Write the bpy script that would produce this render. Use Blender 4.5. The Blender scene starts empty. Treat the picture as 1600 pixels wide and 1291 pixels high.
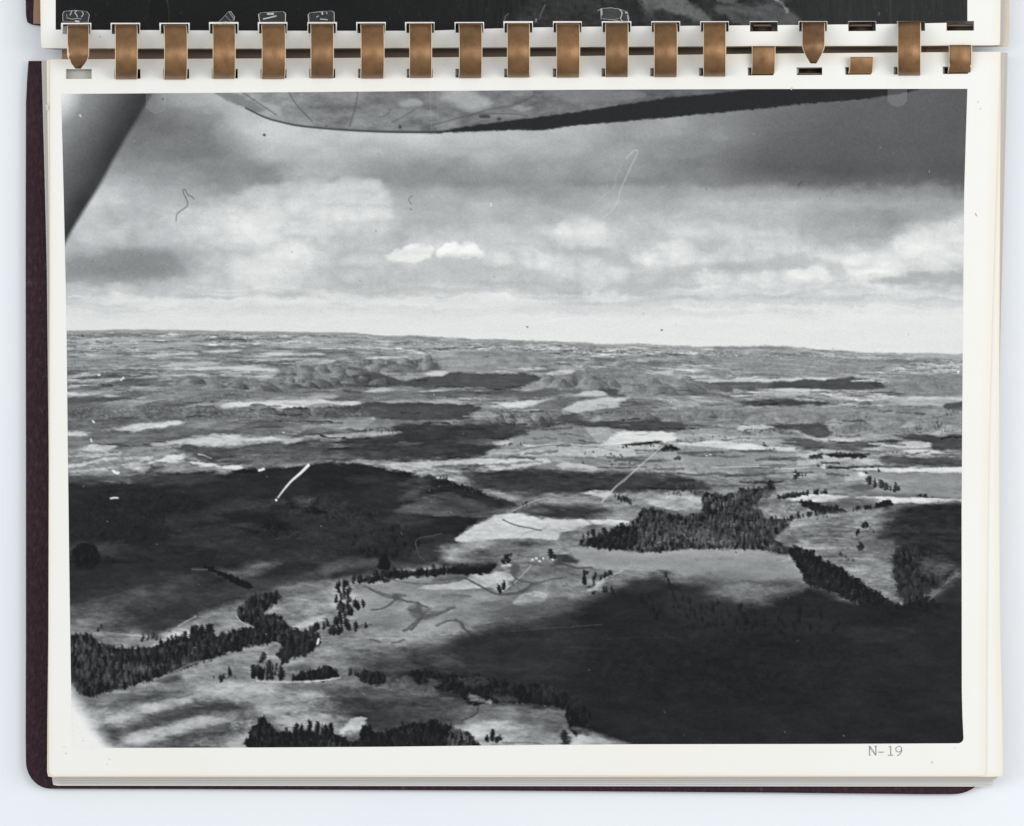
import bpy, math
import numpy as np

# ------------------------------------------------------------------ scale, camera, light
K = 0.0001856                    # metres per unit of the layout (comb pitch 9/16 inch)
ZP = 0.010                       # height of the open page above the table
H = 0.90                         # camera above the table
sc = bpy.context.scene
col = sc.collection
cam_d = bpy.data.cameras.new('copy_camera'); cam = bpy.data.objects.new('copy_camera', cam_d); col.objects.link(cam)
cam.location = (0, 0, H)
cam_d.sensor_width = 36; cam_d.lens = 36*(H-ZP)/(1600*K)
cam_d.clip_start = .05; cam_d.clip_end = 20
sc.camera = cam

w = bpy.data.worlds.new('World'); sc.world = w; w.use_nodes = True
w.node_tree.nodes['Background'].inputs[0].default_value = (.93, .97, 1, 1)
w.node_tree.nodes['Background'].inputs[1].default_value = .45

def area(name, loc, size, power, colr, target=(0, 0, 0)):
    d = bpy.data.lights.new(name, 'AREA'); d.shape = 'RECTANGLE'; d.size, d.size_y = size; d.energy = power; d.color = colr
    o = bpy.data.objects.new(name, d); col.objects.link(o); o.location = loc
    v = np.array(target, float)-np.array(loc, float); yaw = math.atan2(v[1], v[0]); n = np.linalg.norm(v)
    from mathutils import Vector
    o.rotation_euler = Vector(v).to_track_quat('-Z', 'Y').to_euler()
    return o
area('softbox', (.80, .10, .80), (.5, .7), 6.1, (1, .985, .965))
area('softbox', (-.82, .10, .85), (.5, .7), 4.0, (.985, .99, 1))
area('added_highlight_panel', (.0, .27, 1.45), (1.5, .24), 5.0, (1, .99, .975))  # added unseen light, stretched sideways to lay a highlight band along the comb rings

sc.view_settings.view_transform = 'Standard'
try: sc.view_settings.look = 'None'
except Exception: pass
sc.view_settings.exposure = 0; sc.view_settings.gamma = 1

import math
# ------------------------------------------------------------------ the flat print: painted tone by tone
import numpy as np
S = 0.70                       # print samples per picture unit
X0, Y0, X1, Y1 = 88, 132, 1518, 1174

def _lat(seed, n=256):
    return np.random.RandomState(seed).rand(n, n).astype(np.float32)
_LC = {}
def vnoise(u, v, seed):
    if seed not in _LC: _LC[seed] = _lat(seed)
    L = _LC[seed]
    iu = np.floor(u); iv = np.floor(v)
    fu = u - iu; fv = v - iv
    iu = iu.astype(np.int32) & 255; iv = iv.astype(np.int32) & 255
    fu = fu*fu*(3-2*fu); fv = fv*fv*(3-2*fv)
    iu1 = (iu+1) & 255; iv1 = (iv+1) & 255
    a = L[iv, iu]*(1-fu)+L[iv, iu1]*fu
    b = L[iv1, iu]*(1-fu)+L[iv1, iu1]*fu
    return a*(1-fv)+b*fv
def fbm(u, v, seed, octv=4, gain=.55):
    s = 0; a = 1; t = 0
    for k in range(octv):
        s = s + a*vnoise(u*2**k+17.3*k, v*2**k+9.1*k, seed+k); t += a; a *= gain
    return s/t - .5            # about -0.5 .. 0.5

class Canvas:
    def __init__(c, x0, y0, x1, y1, s):
        c.x0, c.y0, c.s = x0, y0, s
        c.w = int((x1-x0)*s)+1; c.h = int((y1-y0)*s)+1
        c.xs = (x0+np.arange(c.w)/s).astype(np.float32); c.ys = (y0+np.arange(c.h)/s).astype(np.float32)
        c.X, c.Y = np.meshgrid(c.xs, c.ys)
        c.img = np.full((c.h, c.w), 128, np.float32)
    def box(c, xa, ya, xb, yb):
        i0 = max(0, int((xa-c.x0)*c.s)); i1 = min(c.w, int((xb-c.x0)*c.s)+2)
        j0 = max(0, int((ya-c.y0)*c.s)); j1 = min(c.h, int((yb-c.y0)*c.s)+2)
        return (slice(j0, j1), slice(i0, i1)) if i1 > i0 and j1 > j0 else None
    def put(c, sl, a, tone, mode='mix'):
        im = c.img[sl]
        if mode == 'mix': c.img[sl] = im+(tone-im)*a
        elif mode == 'mul': c.img[sl] = im*(1+(tone-1)*a)
        elif mode == 'dark': c.img[sl] = im+(np.minimum(im, tone)-im)*a
        elif mode == 'lite': c.img[sl] = im+(np.maximum(im, tone)-im)*a

def smooth(p, n=3, closed=True):
    p = np.array(p, float)
    if len(p) < 3: return p
    q = np.vstack([p[-1:], p, p[:2]]) if closed else np.vstack([2*p[:1]-p[1:2], p, 2*p[-1:]-p[-2:-1]])
    out = []
    m = len(p) if closed else len(p)-1
    for i in range(m):
        a, b, d, e = q[i], q[i+1], q[i+2], q[i+3]
        for k in range(n):
            t = k/n
            out.append(.5*((2*b)+(d-a)*t+(2*a-5*b+4*d-e)*t*t+(3*b-a-3*d+e)*t**3))
    if not closed: out.append(p[-1])
    return np.array(out)

def pts(s):
    return [tuple(float(q) for q in w.split(',')) for w in s.split()]

def sdf(P, X, Y):
    P = np.asarray(P, np.float32); n = len(P)
    d2 = np.full(X.shape, 1e12, np.float32); ins = np.zeros(X.shape, bool)
    for i in range(n):
        ax, ay = P[i]; bx, by = P[(i+1) % n]
        ex, ey = bx-ax, by-ay
        l2 = ex*ex+ey*ey
        if l2 < 1e-9: continue
        px = X-ax; py = Y-ay
        t = np.clip((px*ex+py*ey)/l2, 0, 1)
        dx = px-ex*t; dy = py-ey*t
        np.minimum(d2, dx*dx+dy*dy, out=d2)
        if ay != by:
            cr = (ay > Y) != (by > Y)
            ins ^= cr & (X < ax+(Y-ay)*(ex/ey))
    d = np.sqrt(d2)
    return np.where(ins, -d, d)

_seed = [100]
def poly(c, P, tone, soft=2.5, rag=0., rs=7., al=1., tex=0., ts=(14, 5), sm=True, mode='mix', an=2.2, sx=1.):
    """soft edged patch: rag = raggedness in units, tex = tone variation inside, an = how much wider than tall the noise is"""
    if isinstance(P, str): P = pts(P)
    P = np.array(P, float); lo = P[:, 1] > 520                # ground patches run on past the edges of the print
    P[lo & (P[:, 0] <= 112), 0] -= 26; P[lo & (P[:, 0] >= 1498), 0] += 26
    if sm and len(P) > 3: P = smooth(P)
    m = soft+rag*1.2+2
    sl = c.box(P[:, 0].min()-m*sx, P[:, 1].min()-m, P[:, 0].max()+m*sx, P[:, 1].max()+m)
    if sl is None: return
    X, Y = c.X[sl], c.Y[sl]
    d = sdf(P/np.array([sx, 1.]), X/sx, Y)
    _seed[0] += 7; sd = _seed[0]
    if rag: d = d+rag*2.4*fbm(X/(rs*an), Y/rs, sd, 5, .62)
    if soft > 7: d = d-.24*(soft-5)
    a = np.clip(.5-d/max(soft, .8), 0, 1); a = a*a*(3-2*a)*al
    if tex and mode != 'mul': tone = tone+tex*2*fbm(X/ts[0], Y/ts[1], sd+3, 4, .6)
    c.put(sl, a, tone, mode)

def line(c, P, tone, w=1.2, al=1., sm=True, w2=None, wob=0.):
    if isinstance(P, str): P = pts(P)
    if sm and len(P) > 2: P = smooth(P, 4, False)
    P = np.asarray(P, float); n = len(P)-1
    W = np.linspace(w, w if w2 is None else w2, n+1)
    m = W.max()+2
    sl = c.box(P[:, 0].min()-m, P[:, 1].min()-m, P[:, 0].max()+m, P[:, 1].max()+m)
    if sl is None: return
    X, Y = c.X[sl], c.Y[sl]
    d = np.full(X.shape, 1e6, np.float32)
    for i in range(n):
        ax, ay = P[i]; bx, by = P[i+1]; ex, ey = bx-ax, by-ay; l2 = ex*ex+ey*ey
        if l2 < 1e-9: continue
        t = np.clip(((X-ax)*ex+(Y-ay)*ey)/l2, 0, 1)
        q = np.hypot(X-ax-ex*t, Y-ay-ey*t)-(W[i]+(W[i+1]-W[i])*t)*.5
        d = np.minimum(d, q)
    _seed[0] += 7
    if wob: d = d+wob*2*fbm(X/6, Y/4, _seed[0], 2)
    a = np.clip(.5-d/1.5, 0, 1)*al
    c.put(sl, a, tone)

R = np.random.RandomState(5)
def conifer(c, x, y, h, w, tone, al=1.):
    """small conifer standing on (x,y): ragged spire"""
    if 520 < y < 735: h *= .62; w *= .75; al *= .85
    sl = c.box(x-w, y-h-1, x+w, y+2)
    if sl is None: return
    X, Y = c.X[sl], c.Y[sl]
    t = np.clip((y-Y)/h, -.2, 1.2)                        # 0 foot .. 1 tip
    q = (math.sin(x*12.9898+y*78.233)*43758.5) % 1.
    if q < .38:                                            # broad, rounded crown
        ww = w*.62*np.sqrt(np.clip(1-(2*t-1.02)**2, 0, 1))
    else:
        ww = w*.5*np.where(t < .1, .5, np.clip(1.04-t, 0, 2)**(.6+.5*q))
    d = np.abs(X-x-(q-.5)*h*.06*t)-ww*(1+.28*np.sin(Y*(1.4+q)+x*3.7))
    a = np.clip(.5-d/1.7, 0, 1)*np.clip((1.03-t)*h/1.6, 0, 1)*np.clip((t*h+1)/1.4, 0, 1)*al*(.8+.2*q)
    c.put(sl, a, tone*(1+.16*np.clip((x-X)/max(w*.5, 1), -1, 1)+.12*(t-.5))+(q-.5)*8)

def inside(P, x, y):
    r = False; n = len(P)
    for i in range(n):
        ax, ay = P[i]; bx, by = P[(i+1) % n]
        if (ay > y) != (by > y) and x < ax+(y-ay)*(bx-ax)/(by-ay): r = not r
    return r
def forest(c, P, tone, n, h=(7, 11), var=14, base=True, soft=3, rag=3, w=.42, al=1.):
    """wood made of many small spires, the near ones drawn over the far ones"""
    if isinstance(P, str): P = pts(P)
    Q = smooth(P)
    if base: poly(c, Q, tone-4, soft, rag, 4, al*.95, tex=8, ts=(5, 5), sm=False, an=1)
    x0, y0 = Q.min(0); x1, y1 = Q.max(0)
    L = []
    k = 0
    while len(L) < n and k < n*12:
        k += 1
        x = R.uniform(x0, x1); y = R.uniform(y0, y1)
        if inside(Q, x, y): L.append((y, x))
    for y, x in sorted(L):
        hh = R.uniform(*h)
        conifer(c, x, y+hh*.35, hh, hh*w*R.uniform(.8, 1.25), tone+R.normal()*var*.6, al)
def row(c, s, tone=58, h=(8, 12), n=None, w=.42, jit=1.5, al=1.):
    """trees strung along a line"""
    P = np.array(pts(s) if isinstance(s, str) else s)
    seg = np.hypot(*np.diff(P, axis=0).T); cum = np.r_[0, np.cumsum(seg)]
    n = n or int(cum[-1]/(np.mean(h)*w*.8))
    for t in np.sort(R.rand(n))*cum[-1]:
        x = np.interp(t, cum, P[:, 0])+R.normal()*jit*.6; y = np.interp(t, cum, P[:, 1])+R.normal()*jit
        hh = R.uniform(*h); conifer(c, x, y, hh, hh*w*R.uniform(.8, 1.3), tone+R.normal()*6, al)

def tone_grid(c, rows):
    """smooth sky: rows of (y, [(x, tone)...]) interpolated along x and then along y"""
    ys = np.array([r[0] for r in rows], float)
    G = np.stack([np.interp(c.xs, [p[0] for p in r[1]], [p[1] for p in r[1]]) for r in rows])
    k = np.exp(-.5*(np.arange(-40, 41)/14.)**2); k /= k.sum()
    G = np.stack([np.convolve(np.pad(g, 40, 'edge'), k, 'valid') for g in G])
    j = np.clip(np.searchsorted(ys, c.ys)-1, 0, len(ys)-2)
    t = np.clip((c.ys-ys[j])/(ys[j+1]-ys[j]), 0, 1); t = t*t*(3-2*t)*.6+t*.4
    return G[j]*(1-t)[:, None]+G[j+1]*t[:, None]

def warp(c, ax, ay, ux, uy, seed, y0=0):
    """shift the drawn picture by a little noise so that no outline stays drawn"""
    dx = (ax*2*fbm(c.X/ux, c.Y/uy, seed, 4, .6))*c.s; dy = (ay*2*fbm(c.X/ux, c.Y/uy, seed+20, 4, .6))*c.s
    k = np.clip((c.Y-y0)/12, 0, 1)
    jj, ii = np.mgrid[0:c.h, 0:c.w].astype(np.float32)
    u = np.clip(ii+dx*k, 0, c.w-1.01); v = np.clip(jj+dy*k, 0, c.h-1.01)
    a = u.astype(int); b = v.astype(int); fu = u-a; fv = v-b; g = c.img
    c.img = (g[b, a]*(1-fu)+g[b, a+1]*fu)*(1-fv)+(g[b+1, a]*(1-fu)+g[b+1, a+1]*fu)*fv
def ridged(u, v, seed, octv=4, gain=.55):
    s = 0; a = 1; t = 0
    for k in range(octv):
        s = s+a*np.abs(2*vnoise(u*2**k+5.1*k, v*2**k+3.7*k, seed+k)-1); t += a; a *= gain
    return s/t                                              # 0 creases .. 1 puffs
def canyon(c, P, tone, amp=26, soft=7, al=.85, sx=13., sy=9., sk=.7, rag=4):
    """broken ground: gullies running downhill with lit and shaded flanks"""
    if isinstance(P, str): P = pts(P)
    P = np.array(P, float); P[P[:, 0] <= 112, 0] -= 26; P[P[:, 0] >= 1498, 0] += 26
    Q = smooth(P); sl = c.box(Q[:, 0].min()-soft-6, Q[:, 1].min()-soft-6, Q[:, 0].max()+soft+6, Q[:, 1].max()+soft+6)
    X, Y = c.X[sl], c.Y[sl]; _seed[0] += 7; sd = _seed[0]
    d = sdf(Q, X, Y)+rag*2.4*fbm(X/12, Y/6, sd, 4, .6)
    a = np.clip(.5-d/soft, 0, 1); a = a*a*(3-2*a)*al
    w = 5*fbm(X/20, Y/12, sd+9, 3)
    r = ridged((X+sk*Y+w)/sx, (Y-.25*X+w)/(sy*2.2), sd+1, 4, .6)-.42
    r2 = ridged((X-sk*Y+w)/(sx*.7), (Y+w)/(sy*1.6), sd+5, 3, .6)-.42
    g = fbm(X/2.2, Y/1.7, sd+13, 2)
    c.put(sl, a, tone+amp*(2.3*r+1.5*r2+1.3*g))
def puffs(c, L, tone, soft=7, al=.8, drop=1.0, seed=3):
    """cumulus: a crown of round heads, sharp above and dissolving below"""
    L = np.array(L, float); m = L[:, 2].max()*2+soft
    sl = c.box(L[:, 0].min()-m, L[:, 1].min()-m, L[:, 0].max()+m, L[:, 1].max()+m)
    X, Y = c.X[sl], c.Y[sl]
    wx = X+3.*fbm(X/9, Y/9, seed, 3)*2; wy = Y+3.*fbm(X/9, Y/9, seed+8, 3)*2
    a = np.zeros(X.shape, np.float32)
    for x, y, r in L:
        dy = wy-y; q = np.hypot(wx-x, np.where(dy > 0, dy/1.0, dy))
        k = np.clip((r-q)/soft+.5, 0, 1); k = k*k*(3-2*k)
        k = k*np.clip(1-np.clip(dy/(r*drop), 0, 1)*.85, 0, 1)
        a = np.maximum(a, k)
    a = a*np.clip(.8+1.3*fbm(X/26, Y/13, seed+30, 4), .1, 1)
    c.put(sl, a*al, tone, 'lite')

def blur(g, r):
    """gaussian-like: three running means each way"""
    n = max(1, int(r))
    for ax in (0, 1):
        for k in range(3):
            q = np.cumsum(np.pad(g, [(n+1, n) if a == ax else (0, 0) for a in (0, 1)], 'edge'), axis=ax, dtype=np.float64)
            g = ((q[2*n+1:] - q[:-2*n-1]) if ax == 0 else (q[:, 2*n+1:] - q[:, :-2*n-1]))/(2*n+1.)
    return g.astype(np.float32)
def hill(c, x0, x1, yt, yb, lit, dark, seed, al=.85):
    """one bare canyon spur: rounded top, lit on the left, shaded on the right, gullies fanning down its face"""
    sl = c.box(x0-6, yt-4, x1+6, yb+3)
    if sl is None: return
    X, Y = c.X[sl], c.Y[sl]
    w = x1-x0; u = (X-x0)/w+.10*fbm(X/9, Y/6, seed, 2); h = yb-yt
    top = yb-h*np.clip(np.sin(np.clip(u, 0, 1)*math.pi), 0, 1)**.85*(1+.4*fbm(X/11, X*0+seed, seed+3, 2))
    a = np.clip((Y-top)/1.6+.3, 0, 1)*np.clip((yb+1-Y)/3., 0, 1)*((u > 0) & (u < 1))*al
    v = np.clip((Y-top)/max(h, 1), 0, 1)
    g = ridged((u-.5)*w/(3.2+v*2.5)+seed, v*.7, seed+5, 2, .5)-.45
    t = lit+(dark-lit)*np.clip((u-.30)*2.4+.5*fbm(X/5, Y/5, seed+9, 2), 0, 1)+g*34+fbm(X/1.8, Y/1.6, seed+11, 2)*16
    t = t-.14*lit*np.exp(-(v*h/1.6)**2)*np.clip(u*1.6-.2, 0, 1)
    c.put(sl, a, t)
def hills(c, P, n, wd, ht, lit, dark, al=.85, jit=4):
    """a line of such spurs along a base line, far ones first"""
    P = np.array(pts(P)); L = []
    for k in range(n):
        x = P[0, 0]+(P[-1, 0]-P[0, 0])*(k+R.uniform(.1, .9))/n; L.append((np.interp(x, P[:, 0], P[:, 1])+R.uniform(-jit, jit), x))
    for y, x in sorted(L):
        w = R.uniform(*wd); _seed[0] += 7
        hill(c, x-w/2, x+w/2, y-R.uniform(*ht), y, lit+R.normal()*8, dark+R.normal()*6, _seed[0], al)

def parcels(c, hz, seed=901):
    """patchwork of ploughed and standing fields laid out on the ground grid, strongest on the far plain"""
    D = np.maximum(c.Y-hz, .01); z = 4200./(D+14.); wx = (c.X-800)*z/900.
    z = z+1.6*fbm(c.X/120, c.Y/30, seed, 2); wx = wx+.5*fbm(c.X/60, c.Y/20, seed+3, 2)
    T_ = _lat(seed+9)
    for k, (cw, cd, rot, amp) in enumerate(((2.6, 4.2, .05, 30), (1.2, 2.3, -.07, 17))):
        u = (wx+rot*z)/cw; v = z/cd
        jv = np.floor(v).astype(int); u = u+T_[jv & 255, 7+k]*3.; ju = np.floor(u).astype(int)
        h = T_[(jv*13+k) & 255, (ju*7+k*31) & 255]-.5
        h = np.where(np.abs(h) < .17, 0, h)
        e = np.minimum(np.abs(u-np.round(u))*cw/np.maximum(z/900., 1e-4), np.abs(v-np.round(v))*cd*(D+14)**2/4200.)
        f = np.clip((D-3)/10, 0, 1)*np.clip((215-D)/70, 0, 1)
        m = np.clip((c.img-82)/30, 0, 1)*f
        c.img = c.img+h*amp*2*m*np.clip(c.img/140, .4, 1)
        if k == 0: c.img = c.img-np.clip(1.1-e, 0, 1)*20*m*(T_[(jv*5) & 255, (ju*3) & 255] > .55)
def hedges(c, hz_fn, n, seed=77):
    """thin tree lines, copses and ditches of the middle distance"""
    g = np.random.RandomState(seed)
    for k in range(n):
        x = g.uniform(105, 1500); D = 20+230*g.rand()**.8; y = hz_fn(x)+D
        if y > 760: continue
        here = c.img[min(c.h-1, int((y-c.y0)*c.s)), min(c.w-1, int((x-c.x0)*c.s))]
        sx_ = (D+14)/10.; L = g.uniform(1., 4.2)*sx_; th = .8+D*.009
        n_ = int(g.randint(3, 6)); xs = np.linspace(x-L/2, x+L/2, n_); ys = y+g.normal()*D*.03+np.cumsum(g.normal(size=n_))*D*.008
        if g.rand() < .72: line(c, np.stack([xs, ys], 1), max(44, here*g.uniform(.5, .75)), th*g.uniform(.8, 1.7), g.uniform(.4, .8), wob=1.2)
        elif here > 95: line(c, np.stack([xs, ys], 1), min(215, here*1.35), th*.7, g.uniform(.3, .55))
def rw(y, s):
    return (y, [tuple(float(q) for q in w.split(':')) for w in s.split()])

def paint_aerial():
    c = Canvas(X0, Y0, X1, Y1, S)
    X, Y = c.X, c.Y
    # ---------------- sky
    sky = tone_grid(c, [
     rw(140, '200:118 250:140 300:168 350:188 420:196 900:180 1100:150 1300:112 1400:108 1500:102'),
     rw(200, '160:126 230:112 290:122 330:150 370:182 420:196 500:200 600:201 750:192 900:180 1000:170 1100:150 1200:122 1300:108 1400:106 1500:100'),
     rw(240, '160:150 200:140 260:142 330:126 370:150 410:178 500:190 600:191 700:182 800:182 900:173 1000:162 1100:140 1200:110 1300:103 1400:103 1500:102'),
     rw(265, '150:170 200:158 260:156 330:132 400:150 480:172 560:170 640:162 700:160 800:170 900:162 1000:153 1100:140 1200:106 1300:100 1400:100 1500:100'),
     rw(285, '150:190 230:165 280:170 340:148 420:152 480:156 560:158 640:152 700:158 760:152 820:162 900:158 1000:152 1080:152 1150:132 1220:116 1300:112 1400:110 1500:104'),
     rw(300, '140:198 220:178 290:182 360:152 430:172 480:190 550:192 590:178 635:160 680:166 750:170 850:166 950:165 1050:172 1120:168 1180:154 1260:138 1350:132 1430:122 1500:112'),
     rw(318, '130:203 220:186 300:186 370:172 440:202 500:210 555:207 590:194 640:168 680:174 750:184 850:174 950:174 1050:183 1120:192 1200:188 1260:182 1350:174 1430:165 1500:155'),
     rw(340, '130:206 200:190 280:186 340:202 420:216 500:219 545:215 590:200 645:180 660:180 750:192 850:187 950:188 1050:192 1150:190 1250:180 1330:160 1400:152 1460:175 1500:192'),
     rw(370, '110:188 150:196 230:182 300:200 380:216 460:212 540:206 610:184 680:196 780:202 860:194 910:216 950:205 1000:190 1060:202 1150:202 1250:184 1330:160 1380:168 1430:206 1500:218'),
     rw(400, '110:182 170:164 230:154 290:175 340:196 400:206 450:222 500:200 560:198 620:206 720:206 800:208 880:196 950:182 1000:208 1060:214 1110:200 1160:210 1220:212 1300:206 1360:216 1420:222 1500:220'),
     rw(422, '110:162 170:148 230:144 290:180 360:206 420:216 480:202 540:194 600:200 700:196 780:205 860:202 930:208 1000:196 1050:192 1100:184 1180:192 1260:184 1330:196 1400:216 1500:202'),
     rw(442, '110:186 170:178 230:182 300:196 380:206 450:206 520:192 600:196 700:200 800:196 870:190 930:202 1000:192 1050:190 1100:200 1200:208 1280:214 1350:204 1420:188 1500:178'),
     rw(462, '110:196 200:210 300:205 400:210 500:205 600:206 700:211 800:213 900:201 1000:206 1100:206 1200:206 1300:206 1400:206 1500:210'),
     rw(482, '110:214 300:216 500:216 700:218 900:215 1100:217 1300:218 1500:216'),
     rw(500, '110:222 500:223 900:224 1500:224'), rw(560, '110:222 900:224 1500:220')])
    f1 = fbm(X/70+.3*fbm(X/40, Y/30, 31), Y/34, 11, 5, .58); f2 = fbm(X/26, Y/13, 15, 4)
    amp = np.clip((500-Y)/120, .1, 1)*np.where(X > 1130, np.clip((Y-270)/60, .25, 1), 1)
    wxs = X+40*fbm(X/60, Y/40, 33); wys = Y+24*fbm(X/60, Y/40, 37)
    bil = ridged(wxs/95, wys/52, 211, 4, .46)-.42
    c.img = sky+f1*30*amp+f2*6*amp+bil*20*amp
    # thin streaks low in the sky
    st = fbm(X/90, Y/5, 41, 4)
    c.img += (st+.6*fbm(X/34, Y/4, 45, 3))*40*np.clip((Y-432)/26, 0, 1)*np.clip((512-Y)/44, .12, 1)
    P = lambda s, t, soft=8, rag=4, al=.8, **k: poly(c, s, t, soft*1.35, rag*2.0, k.pop('rs', 11), al, an=1.7, **k)
    # clouds
    P('215,345 300,338 345,322 380,305 405,300 430,290 470,285 490,290 520,284 560,282 590,292 600,312 600,340 560,352 480,360 400,368 330,362', 218, 26, 11, .34, rs=14)
    P('470,287 490,283 520,290 550,281 590,290 606,312 600,300 570,292 520,296 480,296', 212, 10, 4, .35)
    P('365,412 395,395 420,390 440,378 470,380 485,405 490,430 440,444 390,438', 222, 16, 6, .5)
    P('436,382 455,378 470,384 482,405 470,412 452,402', 232, 8, 3, .55)
    P('300,405 360,392 430,380 500,372 560,378 500,384 420,392 350,402', 192, 10, 4, .45)
    P('470,400 540,385 600,395 590,425 520,440 480,425', 190, 20, 6, .4)
    P('108,412 160,395 230,392 270,408 270,425 200,436 120,436', 138, 16, 5, .55, rs=12)
    P('108,440 150,447 250,441 290,447 200,456 110,452', 196, 7, 3, .5)
    P('135,448 165,452 168,460 150,455', 216, 4, 2, .6)
    P('110,455 190,448 270,458 220,464 120,464', 190, 6, 3, .5)
    P('608,398 625,388 640,386 665,390 675,396 660,405 630,408', 232, 6, 3, .85)
    P('682,396 690,384 705,378 720,380 735,376 748,386 754,398 735,402 700,402', 238, 4.5, 2.5, .95, rs=5)
    P('690,407 720,402 760,410 800,420 870,428 880,440 800,444 740,430', 192, 12, 5, .5)
    P('590,412 640,418 700,425 740,440 700,448 620,445', 202, 10, 5, .5)
    P('560,452 640,456 740,450 790,455 760,460 600,462', 186, 5, 2.5, .5)
    P('880,352 905,345 930,350 940,365 925,385 895,385 880,372', 222, 16, 5, .6)
    P('850,405 900,395 960,393 1010,405 1000,415 930,412', 184, 12, 4, .5)
    P('840,398 890,404 930,408 925,425 940,440 915,446 880,425 850,415', 216, 9, 5, .5)
    P('910,462 930,452 960,455 975,466 950,470 920,468', 226, 5, 3, .7)
    P('985,398 1020,388 1060,378 1080,392 1070,410 1020,415', 220, 14, 5, .6)
    P('1130,385 1180,368 1240,370 1270,390 1240,405 1170,408', 212, 14, 5, .5)
    P('1110,412 1180,408 1240,402 1280,407 1240,417 1150,420', 174, 10, 3, .6)
    P('1040,420 1100,415 1120,425 1060,432', 186, 10, 3, .5)
    P('1080,432 1110,424 1140,430 1180,432 1215,428 1250,425 1290,420 1300,440 1270,452 1180,452 1110,450', 216, 9, 5, .6)
    P('1230,428 1262,420 1290,424 1292,434 1250,440', 230, 6, 3, .6)
    P('1130,458 1200,462 1280,457 1320,450 1300,456 1220,466 1150,464', 188, 4, 2, .55)
    P('1325,412 1350,400 1380,402 1410,415 1390,430 1345,428', 228, 9, 4, .7)
    P('1400,372 1430,360 1480,352 1508,345 1508,400 1450,408 1400,412 1370,400', 222, 14, 7, .6)
    P('1360,440 1420,432 1508,428 1508,436 1440,442 1380,446', 168, 6, 2.5, .65)
    P('1300,452 1380,445 1508,446 1508,462 1400,468', 212, 6, 3, .5)
    P('1380,449 1450,447 1480,450 1440,454', 180, 4, 2, .5)
    P('1090,430 1130,428 1120,436', 226, 4, 2, .4)
    P('1120,463 1210,470 1300,466 1390,472 1330,478 1200,474', 196, 5, 2.5, .45)
    P('1430,470 1508,466 1508,480 1440,478', 198, 5, 2, .5)
    for q, t in (('105,466 200,462 300,468 420,466 560,470 700,462 560,476 300,476', 226), ('400,470 520,463 640,470 760,462 850,474 740,480 560,478', 224), ('1040,474 1150,478 1280,476 1430,482 1300,488 1100,484', 228), ('105,478 180,476 230,480 150,486', 206), ('380,478 560,482 700,476 600,486 420,486', 208), ('780,484 900,478 1000,482 900,490', 208), ('1190,484 1240,482 1300,486 1240,490', 204), ('1040,482 1062,481 1065,488 1040,488', 202)):
        P(q, t, 4, 2.5, .6)
    P('1130,300 1250,296 1380,298 1508,296 1508,320 1380,312 1250,310', 172, 18, 5, .5)
    warp(c, 12, 8, 60, 32, 351); warp(c, 8, 5, 30, 18, 301)
    kk = np.exp(-((X-820)/330)**2)*np.exp(-((Y-255)/60)**2); c.img -= 9*kk
    puffs(c, [(620,398,9),(640,395,12),(655,397,10),(668,399,6)], 232, 5, .9, 1.4, 5); puffs(c, [(688,396,8),(700,390,11),(712,389,11),(728,388,11),(740,390,10),(750,397,7)], 240, 4, .95, 1.5, 9)
    puffs(c, [(330,345,24),(362,332,28),(395,325,32),(425,312,24),(455,308,26),(482,302,22),(515,306,24),(548,306,26),(578,306,26),(592,330,22)], 222, 17, .42, 2.2, 13)
    puffs(c, [(440,392,11),(458,386,10),(472,394,11),(480,404,9)], 230, 8, .6, 1.5, 17); puffs(c, [(385,425,22),(410,412,20),(432,402,20),(455,415,24),(478,428,18)], 222, 14, .4, 1.5, 21)
    puffs(c, [(890,360,18),(912,354,16),(930,362,16)], 220, 13, .38, 1.5, 25); puffs(c, [(1000,398,18),(1030,388,18),(1058,384,18),(1075,392,14)], 220, 12, .42, 1.4, 29)
    puffs(c, [(1105,440,12),(1130,432,12),(1160,438,10),(1200,432,12),(1225,428,10),(1250,430,9),(1275,425,11),(1290,428,8)], 224, 7, .42, 1.8, 33); puffs(c, [(1335,420,14),(1360,408,16),(1385,404,18),(1412,385,20),(1440,375,22),(1470,366,22),(1500,360,24),(1520,360,24)], 224, 12, .6, 2.4, 37)
    puffs(c, [(915,463,6),(932,456,6),(945,462,6),(960,458,6),(975,466,5)], 226, 6, .4, 1.6, 41); puffs(c, [(1150,385,20),(1190,378,20),(1230,376,20),(1265,388,16)], 212, 16, .45, 1.5, 45)
    for q, t in (('690,404 740,406 790,414 850,424 800,430 720,424', 190), ('590,420 640,416 690,424 650,432', 194), ('1100,436 1160,445 1240,450 1320,447 1240,455 1150,452', 196)): P(q, t, 9, 3, .5)
    B = ridged((X+14*fbm(X/22, Y/16, 601))/46, (Y+9*fbm(X/24, Y/16, 607))/24, 611, 4, .5)
    c.img += (B-.47)*34*np.clip((Y-285)/30, 0, 1)*np.clip((478-Y)/20, 0, 1)*np.clip((c.img-165)/40, 0, 1)
    k = np.clip((480-Y)/40, 0, 1); c.img = c.img+(c.img-182)*.14*k
    # ---------------- land base, in ground perspective
    hz = np.interp(X, [88, 100, 200, 300, 400, 490, 550, 600, 650, 690, 760, 850, 900, 950, 1000, 1050, 1090, 1120, 1150, 1200, 1255, 1300, 1350, 1500, 1520],
                   [517, 516, 514, 515, 517, 518, 519, 524, 524, 530, 529, 532, 534, 537, 536, 539, 541, 540, 543, 541, 543, 547, 550, 552, 552])
    hz = hz+fbm(X/14, X*0, 7, 3)*2.0
    D = np.maximum(Y-hz, .01)
    z = 4200./(D+14.); wx = (X-800)*z/900.
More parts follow.
